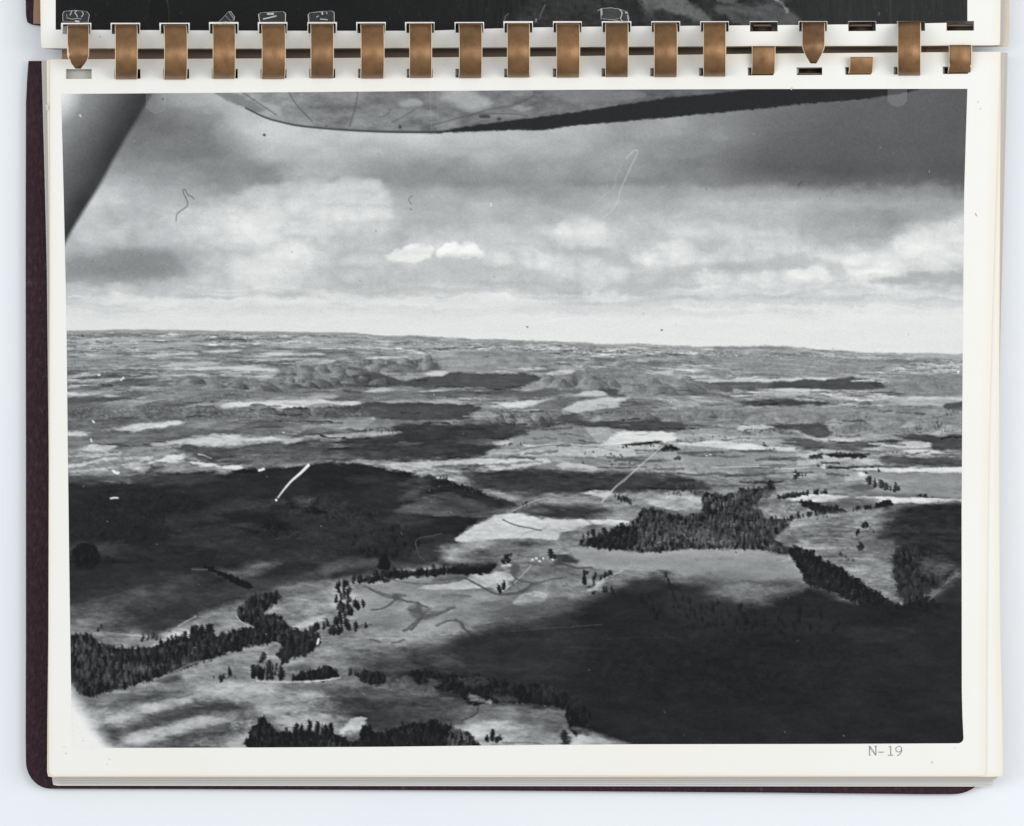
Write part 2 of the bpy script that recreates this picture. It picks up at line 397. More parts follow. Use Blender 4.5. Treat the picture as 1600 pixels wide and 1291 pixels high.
    base = np.interp(D, [0, 6, 30, 60, 90, 120, 200, 300, 420, 640], [160, 150, 150, 140, 128, 132, 134, 120, 128, 140])
    n1 = fbm(wx/26, z/9, 51, 5, .62); n2 = fbm(wx/6, z/2.2, 57, 4, .6); n3 = fbm(X/34, Y/6, 63, 4, .6)
    land = base+np.clip((X-800)/500, 0, 1)*8*np.clip(1-D/120, 0, 1)+n1*56*np.clip(D/30, .35, 1)+(n2*30+n3*24)*np.clip(D/160, .45, 1)
    # pale and dark streaky far fields
    fl = fbm(X/30, D**.8/1.05, 71, 3); f2 = fbm(X/16+9, D**.85/1.2+3, 171, 2); k = np.clip((130-D)/60, 0, 1)*np.clip(D/8, 0, 1)
    land += np.clip(fl-.08, 0, 1)*250*k - np.clip(-.1-fl, 0, 1)*190*k+np.clip(f2-.2, 0, 1)*190*k
    spk = fbm(X/2.4, Y/1.9, 77, 2)
    land += spk*22*np.clip(1.15-D/260, .25, 1)
    a = np.clip(D/1.8, 0, 1)
    c.img = c.img*(1-a)+land*a
    parcels(c, hz)
    Q = lambda s, t, soft=3, rag=2, al=.9, **k: poly(c, s, t, soft*1.35, rag*1.8, k.pop('rs', 7), al, an=k.pop('an', 3.), sx=k.pop('sx', 2.6), **k)
    T = lambda s, t, **k: Q(s, t, 2.2, 1.2, .92, tex=k.pop('tex', 10), **k)             # crisp pale field
    # far band
    for s in ('110,533 200,528 320,527 330,530 180,533', '205,536 300,534 340,536 260,539', '120,541 240,538 330,543 200,545', '430,531 520,529 590,531 500,534', '420,541 500,537 560,540 470,544', '560,536 640,540 720,541 640,544',
              '680,550 760,546 810,549 740,552', '620,556 700,552 720,556 640,560', '860,556 930,556 900,560', '1160,546 1195,545 1195,548 1165,549', '1400,560 1460,556 1503,558 1440,563', '1120,562 1150,561 1190,564 1140,566', '1010,548 1080,548 1040,551'):
        Q(s, 168, 2.5, 1.5, .75)
    for s in ('105,524 180,522 230,525 150,527', '300,545 400,541 440,546 340,549', '480,547 560,545 590,549 510,552', '830,562 880,560 885,564 835,566', '900,566 970,558 1000,562 930,569', '975,568 1040,563 1065,571 1000,573',
              '1150,572 1190,568 1205,572 1170,577', '1360,563 1450,560 1470,565 1390,568', '1300,574 1345,572 1340,577', '720,551 790,547 840,551 780,563 730,562', '1120,542 1200,541 1255,544 1200,546 1130,545', '1270,547 1320,548 1340,550 1280,550', '640,525 690,526 740,531 680,531'):
        Q(s, 108, 3, 1.6, .6)
    Q('100,557 160,551 300,549 420,548 560,546 640,552 560,562 420,562 250,566 110,570', 124, 6, 3, .35)
    T('205,556 250,553 300,550 306,554 240,558', 190); T('125,557 190,556 200,558 130,559', 172); T('315,549 345,547 375,546 374,549 330,551', 196)
    T('405,552 450,551 505,553 490,555 430,555', 200); T('250,572 285,567 320,565 345,566 330,570 280,573', 192)
    T('190,575 290,576 330,573 370,572 425,577 420,580 360,577 300,579', 212); T('252,586 300,584 322,586 280,588', 186)
    T('498,566 520,563 520,567 500,568', 190); T('568,560 600,557 640,557 620,561 575,561', 206); T('205,605 240,604 256,606 225,607', 190)
    for s, t, a in (('420,600 440,576 480,570 520,572 560,566 610,562 680,562 700,572 660,584 600,582 540,592 500,604 450,616', 122, 24), ('240,600 300,588 380,590 450,600 440,612 330,610 260,606', 120, 22), ('700,560 760,550 850,552 870,565 800,575 700,580', 146, 14), ('600,585 680,584 740,586 690,598 620,596', 146, 18),
                    ('840,600 860,582 900,578 960,575 1010,580 980,600 965,614 900,612', 122, 20), ('970,616 990,592 1040,588 1075,604 1070,618', 136, 13), ('1080,596 1130,594 1210,598 1220,608 1110,612', 116, 16), ('1390,590 1440,584 1503,588 1503,612 1420,616', 132, 16), ('1100,560 1200,556 1330,558 1400,570 1300,590 1150,584', 140, 12)):
        canyon(c, s, t, a, 9, .75, 7, 5)
    for s, n, wd, ht, li, da in (('430,606 500,600 560,588 680,582', 13, (24, 52), (12, 26), 150, 92), ('240,606 300,604 380,606 450,612', 9, (26, 60), (8, 16), 146, 96), ('700,582 760,574 840,566', 6, (30, 60), (8, 16), 158, 126), ('850,604 900,608 960,612', 6, (26, 50), (16, 28), 152, 104),
                                 ('975,618 1030,618 1075,616', 4, (46, 80), (18, 28), 150, 112), ('1085,612 1140,610 1210,608', 5, (28, 50), (8, 15), 146, 92), ('1380,614 1440,612 1500,612', 5, (30, 60), (14, 24), 144, 112), ('880,575 980,566 1100,560', 7, (30, 70), (5, 10), 160, 132)):
        hills(c, s, n, wd, ht, li, da)
    # canyon breaks, middle distance
    forest(c, '425,590 450,575 490,572 505,580 560,563 600,562 670,560 680,568 665,580 600,580 560,590 520,602 490,600 470,612 450,622 430,612', 102, 240, (2, 4), 16, base=False, al=.6)
    Q('508,572 525,575 530,590 520,598 512,590', 150, 4, 3, .6); Q('600,582 660,584 700,590 735,583 690,592 640,590 610,588', 158, 4, 3, .75)
    Q('600,570 640,575 668,566 660,578 620,583', 120, 4, 3, .6)
    forest(c, '524,598 540,590 560,585 590,583 620,592 626,598 600,604 560,604', 84, 90, (3, 5), 9, rag=2.5)
    Q('526,598 560,586 590,583 620,593 640,601 600,605 550,604', 80, 3, 2.5, .8)
    Q('630,598 660,590 690,584 720,583 750,584 800,582 830,586 846,590 835,600 815,607 760,608 700,606 660,606', 78, 2.5, 2, .95, tex=8)
    Q('730,583 745,588 735,597 720,595', 92, 3, 2, .5); T('668,584 680,581 696,582 690,587 672,587', 224)
    Q('685,575 700,560 740,556 820,562 830,572 770,578 700,580', 148, 7, 4, .6, tex=22)
    T('805,576 830,572 845,575 830,578', 208); T('855,582 880,578 897,579 890,585 860,585', 212)
    Q('818,605 840,596 850,602 842,608', 160, 3, 2, .8)
    Q('860,585 900,585 940,580 960,585 965,600 930,608 890,606 850,604', 122, 5, 4, .7, tex=30); forest(c, '870,590 940,582 965,586 960,602 930,608', 104, 60, (3, 5), 14, base=False)
    Q('960,600 985,592 1030,590 1060,597 1075,606 1060,618 1000,620 970,618', 138, 4, 3, .75, tex=22); forest(c, '950,600 985,592 1050,592 1078,615 1040,612 1000,596 975,604 970,618', 108, 60, (3, 5), 12, base=False, al=.8)
    Q('930,608 950,605 965,610 975,618 955,616', 78, 2.5, 2, .9); Q('1060,595 1100,600 1120,615 1085,616', 118, 5, 3, .6)
    Q('1040,612 1090,614 1150,614 1175,616 1120,619 1050,618', 98, 2.5, 1.5, .8); Q('1090,598 1120,596 1150,598 1140,606 1110,608', 96, 3, 3, .7); Q('1110,600 1135,597 1180,597 1225,600 1200,608 1150,609', 88, 3, 2.5, .8, tex=14)
    T('1085,594 1120,592 1150,593 1200,595 1195,597 1120,597', 196); T('1150,593 1160,591 1205,594 1206,596', 224); T('1225,594 1250,591 1290,591 1320,590 1300,594 1240,595', 214)
    Q('1207,596 1240,594 1290,593 1330,590 1370,597 1386,607 1330,609 1270,608 1215,606', 76, 2.5, 1.5, .95, tex=8)
    T('1330,595 1350,593 1366,593 1364,597 1340,597', 222); T('1180,608 1240,607 1300,609 1270,612 1200,611', 212); T('1210,612 1245,611 1246,622 1212,623', 172, sm=False)
    Q('1390,598 1440,588 1503,590 1503,612 1440,615 1390,608', 134, 6, 3, .6, tex=20); forest(c, '1455,592 1480,590 1490,610 1465,610', 98, 40, (3, 5), 10, base=False, al=.7)
    # band at 610-660 left
    hills(c, '104,655 220,655 350,654', 9, (24, 60), (9, 15), 150, 74); hills(c, '390,653 470,653 560,653', 6, (24, 44), (9, 14), 150, 80)
    T('105,614 125,614 140,617 120,619 104,618', 232); T('155,619 175,617 190,619 172,621', 210); Q('105,622 140,620 200,622 180,627 105,628', 88, 2.5, 1.5, .8)
    Q('190,598 215,592 245,591 250,596 235,602 195,603', 92, 3, 2, .75); Q('240,602 255,592 290,598 340,590 400,592 440,600 400,608 330,606 270,606', 126, 4, 4, .6, tex=34)
    forest(c, '255,596 300,590 420,590 455,602 440,606 400,596 330,600 270,604', 96, 70, (3, 5), 14, base=False, al=.8)
    Q('230,612 330,606 400,612 470,608 450,620 400,622 330,625 250,625', 122, 4, 3, .55, tex=24); forest(c, '240,624 300,620 360,612 385,612 385,624 330,624', 86, 70, (3, 5), 10, base=False)
    T('345,635 362,630 400,629 440,626 500,625 560,628 548,634 500,631 470,637 430,637 395,634 360,637', 214); T('470,622 500,616 530,620 500,624', 206); T('575,607 600,605 612,609 590,612', 196)
    canyon(c, '104,642 250,637 352,641 350,654 200,655 104,660', 108, 24, 5, .9, 6, 5); forest(c, '105,642 140,637 160,640 190,636 250,638 330,636 352,640 350,650 300,653 220,654 150,655 105,660', 76, 260, (4, 7), 18, base=False, al=.85)
    for s in ('180,652 186,640 200,640 208,652', '207,654 215,646 225,650 222,655', '150,646 160,639 165,646', '268,652 275,644 282,652'): Q(s, 152, 3, 3, .75, tex=20)
    forest(c, '390,640 405,640 425,637 432,645 420,648 392,646', 70, 40, (4, 7), 8); forest(c, '438,644 450,638 475,636 484,640 482,652 445,654', 70, 60, (4, 7), 8)
    Q('350,640 390,640 440,650 470,654 380,655 350,654', 146, 4, 3, .6, tex=24)
    forest(c, '490,640 520,636 562,636 555,645 530,652 505,652', 72, 70, (4, 7), 8)
    Q('548,650 570,632 600,629 640,628 700,631 750,637 755,648 740,655 680,656 620,656 570,650', 74, 2.5, 2, .95, tex=8); Q('560,646 580,637 605,640 600,650 570,651', 92, 3, 2, .6)
    T('590,628 640,624 700,624 720,630 660,630', 168); Q('450,620 520,612 600,606 700,608 720,620 640,626 540,627', 104, 5, 3, .5); T('575,612 600,606 620,608 605,612', 190)
    T('718,623 730,621 740,622 735,624', 220); T('660,612 690,608 705,609 690,612', 190)
    Q('640,615 720,612 800,609 870,608 860,618 800,622 700,619', 88, 3, 2, .75); T('800,609 840,608 830,611', 180); Q('820,612 880,610 910,612 870,617 830,618', 92, 3, 2, .7)
    for s, t, a in (('735,656 750,644 800,640 850,648 870,660 850,672 780,672', 112, 26), ('905,656 930,648 960,640 1000,638 1040,642 1100,638 1140,652 1110,664 1020,660', 120, 22), ('1140,650 1230,636 1340,640 1420,640 1503,640 1503,678 1420,684 1340,676 1280,668 1180,664', 132, 16), ('104,642 250,636 350,640 460,640 560,640 560,654 350,656 200,656 104,660', 112, 22)):
        canyon(c, s, t, a, 8, .8, 7, 5)
    for s, n, wd, ht, li, da in (('740,664 790,670 860,668', 7, (28, 54), (16, 28), 150, 84), ('900,660 1000,660 1140,660', 9, (34, 60), (10, 22), 148, 98), ('1150,662 1300,666 1500,676', 12, (36, 80), (10, 22), 146, 112)):
        hills(c, s, n, wd, ht, li, da)
    for s, n, wd, ht, li, da in (('420,612 500,606 560,598 600,600', 10, (26, 60), (9, 17), 140, 78), ('470,586 560,576 640,576 690,580', 11, (26, 60), (8, 15), 150, 92), ('300,604 360,606 430,612', 6, (30, 60), (8, 13), 140, 84), ('850,602 900,606 960,610', 6, (26, 50), (12, 22), 150, 92), ('975,616 1030,617 1080,615', 4, (50, 84), (18, 26), 152, 100)):
        hills(c, s, n, wd, ht, li, da, .7, 3)
    # fields and canyon middle
    T('779,632 785,629 820,626 857,624 838,634 815,637 790,636', 222, sm=False); Q('825,640 850,626 900,626 895,634 860,650 840,648', 112, 4, 3, .7, tex=24); T('897,618 915,612 935,610 946,614 940,619 915,619', 200); T('880,640 900,628 940,622 978,621 968,636 940,640 900,645', 192, sm=False, tex=16)
    Q('735,650 745,645 770,644 775,652 745,656', 152, 3, 2.5, .8); forest(c, '775,650 790,648 830,648 860,660 850,668 800,672 770,668 740,662', 92, 120, (3, 6), 26, base=False, al=.7)
    Q('720,660 745,656 790,664 840,668 800,674 740,670', 86, 4, 3, .7); Q('868,658 890,645 905,648 916,657 900,662', 78, 2.5, 2, .9); Q('905,656 930,648 960,645 1000,640 1010,655 960,660', 124, 4, 3, .7, tex=34)
    forest(c, '905,652 960,642 1000,640 1020,655 1000,652 960,648', 90, 60, (3, 5), 14, base=False, al=.85); forest(c, '1035,640 1080,638 1090,655 1060,652', 92, 60, (3, 5), 14, base=False, al=.85)
    Q('1030,645 1090,640 1130,650 1110,662 1040,655', 128, 5, 3, .5, tex=30)
    Q('872,664 900,659 960,658 1040,658 1072,664 1068,672 1040,676 990,673 930,668', 74, 2.5, 1.5, .9, tex=10); Q('980,660 1010,656 1030,660', 60, 2, 1.5, .7)
    Q('1150,628 1190,625 1240,623 1300,631 1260,634 1200,637 1175,634', 72, 5, 2.6, .95); Q('1380,640 1420,636 1460,639 1420,643', 100, 4, 2, .6)
    T('1385,625 1420,622 1503,623 1503,630 1440,634 1395,631', 168); T('1400,622 1430,620 1503,623 1503,625', 204); Q('1478,630 1503,628 1503,642 1482,640', 78, 2.5, 1.5, .9)
    for q in ('1150,645 1230,640 1330,640 1345,655 1290,662 1200,660', '1330,640 1420,640 1503,645 1503,675 1420,680 1360,672', '1000,625 1080,622 1150,632 1120,642 1040,636'): Q(q, 140, 6, 4, .4, tex=34)
    forest(c, '1330,645 1355,643 1362,660 1340,664', 86, 40, (3, 6), 12, base=False); forest(c, '1285,668 1330,660 1350,660 1365,672 1340,682 1300,682', 92, 60, (4, 6), 14, base=False)
    for (x, y) in ((1415, 676), (1428, 672), (1445, 676), (1468, 660), (1462, 668), (1475, 672), (1488, 678), (1436, 668), (1440, 680), (1490, 648), (1478, 645)): forest(c, [(x-5, y-6), (x+5, y-7), (x+5, y+3), (x-5, y+3)], 84, 8, (4, 7), 8, base=False)
    Q('1160,664 1210,664 1270,662 1290,668 1305,680 1295,684 1270,683 1240,672 1180,668', 74, 3, 2, .9, tex=10)
    T('1152,668 1165,664 1210,666 1190,672 1155,673', 190); forest(c, '1155,674 1180,669 1225,670 1240,676 1160,677', 76, 50, (3, 5), 8, base=False)
    Q('1270,690 1310,680 1360,676 1370,684 1330,688 1300,694', 146, 3, 2.5, .7)
    forest(c, '1055,687 1090,684 1130,680 1180,684 1150,692 1070,692', 74, 60, (3, 6), 8, base=False); T('1130,686 1180,682 1220,686 1200,690', 158)
    # 690-720 middle
    Q('775,690 800,682 870,664 920,668 990,673 1060,676 1060,684 980,680 930,690 880,696 800,700', 150, 4, 2.5, .6, tex=20)
    T('935,698 945,690 965,675 1000,674 1056,676 1052,688 1030,692 1000,692 960,697', 228, sm=False, tex=14); Q('965,696 1000,691 1025,689 1032,691 1010,695', 62, 2, 1.5, .9)
    T('815,704 840,696 920,694 1000,696 1030,695 1015,708 960,714 880,712 820,714', 182); T('1040,692 1085,692 1110,689 1150,692 1190,696 1210,702 1150,702 1090,697', 214); Q('1140,703 1180,703 1230,706 1240,708 1170,708', 84, 3, 1.5, .8)
    Q('1050,700 1100,704 1150,706 1240,710 1243,730 1180,726 1080,728 1030,722', 132, 4, 1.5, .85, tex=10); T('1245,710 1270,707 1290,712 1270,726 1245,728', 168, sm=False)
    Q('820,724 860,716 950,715 960,726 900,732 840,734', 124, 5, 3, .7, tex=14); T('872,728 880,723 900,724 945,735 915,741 885,735', 182); line(c, '817,700 870,696 935,699', 92, 1.3, .6)
    Q('1220,690 1240,684 1300,692 1360,690 1375,698 1330,704 1260,700 1215,692', 80, 3, 2, .85, tex=10); T('1275,687 1310,685 1350,688 1370,692 1320,690', 186); T('1205,700 1235,699 1255,704 1225,704', 190); T('1360,692 1410,690 1450,692 1455,698 1400,700 1370,697', 190)
    Q('1370,690 1390,686 1412,690 1400,693 1380,692', 70, 2, 1.5, .9); Q('1395,680 1440,680 1503,684 1503,702 1460,702 1450,692 1420,686', 74, 3, 2, .95, tex=8); forest(c, '1190,690 1200,698 1215,702 1195,700', 70, 20, (4, 6), 8, base=False)
    forest(c, '1266,713 1285,708 1284,716 1268,717', 68, 20, (4, 7), 8); forest(c, '1296,708 1320,708 1350,710 1348,716 1300,714', 68, 36, (4, 8), 8)
    T('1345,722 1370,710 1420,705 1460,708 1503,712 1503,720 1440,718 1400,716 1370,728', 164); T('1410,704 1430,702 1470,705 1478,714 1440,710', 200)
    Q('1350,716 1390,711 1440,714 1503,717 1503,730 1440,727 1390,722', 78, 5, 3, .92, tex=8); Q('1445,713 1470,712 1490,716 1503,713 1503,720', 110, 3, 2, .5)
    T('1330,733 1380,731 1440,732 1470,730 1503,731 1503,739 1440,737 1380,737', 226); line(c, '1110,731 1180,729 1240,733', 190, 1.3, .6); Q('1155,736 1190,734 1215,738 1180,744', 98, 4, 2.5, .7, tex=20); line(c, '1085,732 1092,740 1110,744 1140,752', 100, 2.5, .6)
    Q('1320,737 1400,739 1503,740 1503,780 1440,774 1380,770 1320,760', 138, 4, 1.5, .7, tex=10); Q('1320,760 1350,757 1372,760 1360,766 1330,766', 88, 4, 2, .8); T('1320,740 1350,737 1356,750 1322,752', 160, sm=False); T('1340,741 1346,738 1352,742 1346,745', 236)
    for x, y, h in ((1243, 750, 18), (1248, 746, 9), (1254, 745, 7), (1260, 744, 7), (1358, 758, 15), (1367, 762, 16), (1377, 764, 15), (1384, 767, 14), (1391, 767, 10), (1399, 769, 17), (1404, 768, 9), (1372, 738, 8), (1353, 741, 6), (1433, 782, 9), (1438, 783, 12), (1446, 783, 12), (1457, 781, 7), (1467, 787, 6), (1396, 708, 5), (1402, 708, 5), (1410, 708, 5), (1446, 709, 5)):
        conifer(c, x, y, h, h*.5, 62)
    T('1286,729 1290,723 1293,727 1292,731', 236)
    # big tree-shadow bands 730-790
    Q('726,732 760,728 800,734 860,738 930,738 960,742 1030,742 1080,750 1110,760 1085,770 1030,768 960,768 900,772 830,770 770,764 740,752', 68, 9, 4, .95, tex=9, rs=9)
    Q('800,760 850,768 930,765 960,768 900,775', 96, 6, 3, .4)
    T('905,770 940,765 960,770 940,776', 190); Q('985,772 1040,764 1090,768 1060,776 1000,782', 150, 5, 3, .7)
    Q('1010,785 1060,775 1090,778 1105,790 1090,800 1060,800', 168, 3, 2, .8, tex=14); Q('810,800 850,792 930,792 950,797 940,805 900,808 850,806', 70, 9, 4, .9, rs=9); Q('900,796 955,798 935,808 880,810', 86, 6, 3, .5)
    Q('860,806 950,790 990,795 1000,800 985,815 930,815', 134, 6, 3, .6)
    Q('690,690 760,685 815,675 850,674 870,680 840,690 800,700', 150, 6, 3, .4)
    # central shadow 650-730
    Q('615,668 640,662 680,663 730,664 770,672 820,672 810,680 790,690 770,692 720,690 680,690 620,682', 68, 6, 4, .92, tex=10); Q('450,664 520,655 620,657 720,660 700,664 640,662 560,672 480,674', 138, 4, 2, .6); T('465,682 560,676 617,674 620,678 540,685', 160)
    forest(c, '565,672 600,666 620,666 620,673', 60, 40, (3, 6), 8, base=False); forest(c, '690,662 720,658 735,668 700,670', 78, 40, (3, 6), 12, base=False)
    Q('530,690 600,680 670,680 720,690 770,697 760,708 720,715 640,720 560,716 480,708 450,702 470,694', 68, 8, 4, .92, tex=10); T('605,694 660,690 655,695 615,696', 178); Q('455,708 500,703 590,706 600,712 540,720 470,722', 102, 4, 2, .8); Q('645,705 665,697 690,704 680,708', 88, 4, 2, .5)
    T('715,690 760,687 800,690 780,696 730,694', 176); T('455,697 480,692 560,693 600,694 540,697 470,700', 142)
    row(c, '455,698 480,699 530,695', 56, (4, 7), 10); row(c, '590,696 640,694', 58, (3, 6), 12); row(c, '787,696 800,696 820,695', 66, (5, 8), 9)
    T('818,697 826,694 836,697 830,699', 238); T('775,719 783,716 787,719', 238); conifer(c, 782, 718, 9, 3, 70)
    Q('770,705 830,698 900,705 880,720 800,722 740,725', 160, 6, 2.5, .6, tex=14)
    T('590,728 620,723 660,722 720,720 760,716 830,716 860,722 800,732 760,730 720,738 690,734 640,730', 192, tex=20); T('610,730 650,728 690,745 720,752 700,750 660,742', 178); Q('690,730 730,726 760,735 740,742', 128, 5, 3, .6)
    T('720,735 760,728 800,732 770,738', 205)
    hedges(c, lambda x: float(np.interp(x, [88, 600, 1100, 1520], [517, 524, 541, 552])), 420)
    Q('540,694 610,684 690,680 760,690 768,702 720,712 640,716 560,713 500,706', 60, 8, 5, .75, tex=12, rs=9); Q('615,668 680,663 760,664 825,672 800,684 720,690 650,688', 62, 7, 5, .7, tex=12, rs=8); Q('730,734 800,735 930,739 1030,743 1090,754 1060,766 960,766 840,767 760,758', 62, 7, 5, .7, tex=10, rs=9); line(c, '1010,719 1000,728 978,748 966,758', 128, 1.6, .6)
    # ---------------- the great dark hill (left)
    hill = '104,756 150,752 200,752 230,742 300,735 350,739 372,733 400,731 440,730 480,726 500,721 530,723 590,729 620,734 650,742 690,750 730,762 770,776 812,786 795,797 770,806 748,817 728,829 726,838 708,850 702,858 690,870 700,884 660,892 600,898 560,906 500,913 450,920 410,925 370,935 330,935 290,925 240,912 180,920 100,940'
    Q(hill, 49, 5, 2.6, .97, tex=5, ts=(40, 16))
    Q('104,745 150,742 210,738 240,745 200,754 104,758', 84, 5, 3, .5); Q('230,744 300,738 340,742 330,752 240,758', 74, 8, 3, .6)
    Q('100,930 180,910 240,905 330,920 380,930 360,952 300,975 250,992 190,990 170,975 180,950 120,945', 58, 16, 4, .95, tex=6)
    canyon(c, '360,790 430,780 520,770 560,800 600,840 560,860 450,830 380,815', 57, 9, 22, .75, 16, 10)
    canyon(c, '470,800 540,790 560,830 520,850 440,830', 60, 12, 16, .6, 9, 8); canyon(c, '110,790 260,770 330,800 300,850 150,850 110,840', 47, 4, 20, .7, 9, 9)
    hills(c, '330,826 450,832 560,852 640,846', 9, (70, 150), (10, 20), 62, 43, .5, 8); hills(c, '430,800 520,806 600,812', 5, (70, 140), (10, 18), 58, 43, .4, 8); hills(c, '120,880 260,872 400,870 560,880', 7, (80, 150), (8, 18), 58, 45, .5, 8)
    Q('320,803 345,790 375,783 400,788 390,800 340,806', 74, 12, 3, .6); Q('255,815 300,805 330,803 320,815 280,826', 64, 10, 3, .6); Q('455,785 475,778 485,783 470,792', 76, 6, 4, .6, tex=14)
    Q('340,805 400,800 450,815 480,818 450,824 380,815', 40, 8, 3, .6); Q('500,735 560,732 570,760 530,775 490,760', 44, 14, 4, .5); Q('555,748 575,745 580,752 560,756', 64, 7, 3, .6)
    Q('618,800 640,786 662,774 700,771 745,782 785,798 760,808 700,806 650,802', 84, 4, 1.5, .85, tex=9); Q('690,790 720,785 770,800 740,806', 66, 6, 2, .7); line(c, '664,775 690,780 720,792 740,802', 62, 3, .5); Q('635,788 680,790 730,804 690,806 640,800', 92, 5, 2, .4); Q('632,778 648,752 660,748 652,770', 96, 12, 4, .6)
    Q('700,765 740,772 800,786 770,796 740,780', 56, 5, 3, .8); row(c, '688,752 696,755 702,757', 52, (8, 12), 5); row(c, '700,760 730,768 752,775', 52, (6, 11), 18)
    Q('640,862 690,840 715,842 700,865 660,878', 70, 12, 4, .6); line(c, '676,806 730,804 770,800', 92, 1.6, .5); Q('600,815 640,805 670,815 640,825', 72, 12, 5, .5, tex=10)
    for s, t in (('450,812 520,820 560,850 500,845', 57), ('560,845 600,830 640,850 600,860', 57), ('110,860 180,850 190,862 130,866', 74), ('260,850 330,845 400,850 330,856', 66), ('280,840 330,825 380,830 340,842', 64), ('350,872 400,850 480,860 440,874', 60), ('450,870 540,865 560,875 480,880', 62), ('200,860 280,850 300,870 210,875', 54)):
        Q(s, t, 14, 4, .7, tex=8)
    forest(c, '113,872 120,855 138,848 152,858 152,882 125,890', 44, 26, (8, 12), 4, soft=8); forest(c, '110,780 200,765 280,790 260,840 150,845 110,830', 44, 90, (6, 11), 4, base=False, al=.45); forest(c, '372,734 390,731 400,732 398,738 376,738', 44, 20, (4, 7), 4)
    forest(c, '550,840 650,820 640,870 550,872', 45, 70, (7, 12), 5, base=False, al=.6)
    # its near slope, lightening toward the viewer
    Q('100,960 150,948 185,935 235,915 275,905 300,905 270,918 225,935 195,950 175,975 205,1000 100,1010', 88, 22, 4, .85, tex=10); Q('100,985 140,972 165,968 175,985 215,1000 150,1010 100,1005', 124, 20, 4, .8, tex=14); line(c, '106,947 150,938 200,924 240,912', 88, 3, .5)
    Q('112,900 200,890 300,915 220,918 120,932', 55, 14, 3, .6)
    Q('450,914 480,899 520,885 570,879 610,880 640,888 600,890 550,890 500,902 470,914', 94, 10, 3, .75); Q('500,882 560,873 640,880 690,888 640,894 560,886', 84, 8, 3, .6); Q('548,888 600,884 640,892 590,898 530,900', 58, 8, 2, .6); Q('345,893 372,892 400,882 425,880 405,894 372,903', 116, 10, 2, .8); line(c, '300,890 335,891 356,899', 96, 2, .7)
    Q('330,935 370,912 430,905 480,900 450,925 400,935 360,950', 74, 18, 3, .7)
    forest(c, '318,884 340,891 350,894 362,900 375,905 398,918 382,918 355,906 340,897 325,891', 43, 34, (6, 9), 4)
    # ---------------- lower left light ground, woods
    Q('104,994 125,988 170,990 225,994 230,1000 210,1014 170,1010 130,1000', 128, 5, 2, .85, tex=24); line(c, '130,991 160,989 190,991 226,995', 168, 2, .6); Q('140,990 155,988 158,993 145,994', 168, 4, 1, .6); row(c, '153,985 160,984', 62, (8, 12), 2); line(c, '160,984 166,974', 72, 1.6, .5)
    Q('212,1014 240,1008 258,996 280,984 300,980 304,990 270,1004 240,1012', 196, 5, 1.5, .9, tex=14); Q('255,992 275,982 300,984 290,994 265,1000', 216, 5, 1.5, .7)
    Q('255,992 285,978 325,960 355,948 376,944 372,962 388,976 350,990 320,986 300,982', 122, 9, 2, .9, tex=18); Q('300,975 345,960 372,958 375,970 340,985 310,982', 146, 8, 2, .6, tex=14); line(c, '268,986 290,972 306,963', 158, 1.8, .6); line(c, '265,986 276,980', 60, 3, .5)
    row(c, '222,1003 232,1001 244,1000', 62, (9, 14), 5)
    Q('425,942 450,930 500,916 545,913 552,925 540,945 510,965 480,985 455,985 440,972 405,960', 138, 7, 3, .9, tex=28); Q('470,938 500,926 530,928 536,942 505,952 480,950', 166, 12, 3, .7, tex=20); T('460,977 490,966 512,960 500,973 470,981', 176); Q('445,925 480,916 520,912 500,924 455,932', 112, 6, 2, .6); line(c, '410,960 424,948 436,944', 164, 1.6, .6)
    Q('262,1066 290,1052 330,1038 380,1026 430,1014 470,1010 478,1032 450,1042 430,1044 400,1052 350,1062 300,1070', 138, 7, 2, .9, tex=20); Q('300,1050 350,1040 400,1036 420,1040 380,1052 320,1060', 152, 10, 2, .6)
    Q('376,1015 395,1006 432,1003 440,1006 420,1012 390,1019', 152, 3, 1.2, .95); line(c, '376,1016 390,1008 410,1004', 176, 1.4, .6)
    forest(c, '107,997 140,994 160,1006 200,1014 240,1010 262,1002 296,994 300,988 312,988 320,992 345,994 372,982 398,980 374,966 375,950 400,930 430,926 438,932 425,948 414,959 440,966 452,983 470,988 492,992 488,1003 474,1022 440,1018 436,1004 390,1010 330,1030 270,1050 230,1064 170,1082 140,1088 118,1075 108,1050', 52, 1050, (8, 12.5), 24, rag=4, soft=5, w=.36)
    forest(c, '165,1055 190,1038 225,1042 235,1058 200,1072 172,1072', 80, 70, (9, 14), 24, base=False, al=.55, w=.3); forest(c, '110,1010 150,1003 182,1030 150,1070 112,1042', 76, 90, (9, 14), 22, base=False, al=.55, w=.3); forest(c, '110,1000 150,996 165,1008 130,1014', 92, 20, (7, 10), 20, base=False, al=.5)
    row(c, '296,992 306,992', 46, (13, 16), 3, w=.6); row(c, '309,992 318,993 326,992', 46, (14, 18), 4, w=.6); row(c, '250,1010 300,1002 345,1002 380,994', 50, (12, 17), 22, w=.36); Q('252,1064 275,1058 288,1066 265,1074', 64, 7, 2, .8)
    line(c, '272,1049 300,1037 330,1031', 178, 1.4, .6); Q('390,1031 430,1024 445,1026 420,1034', 176, 4, 1.5, .6)
    # middle valley, fading into the cloud shadow
    Q('436,920 520,911 600,903 690,894 735,897 790,893 830,905 850,925 830,945 760,962 700,975 640,990 560,1000 500,1005 470,1040 400,1060 470,1065 560,1045 650,1042 690,1012 740,988 820,968 870,945 935,930 935,905 900,880 860,862 800,858 740,862 700,880', 140, 9, 2, .85, tex=26, ts=(40, 12))
    Q('560,930 650,922 740,928 800,935 790,950 700,958 620,955 555,965', 150, 10, 2, .7, tex=16); Q('585,908 640,902 700,905 700,922 640,922 580,925', 158, 8, 2, .5)
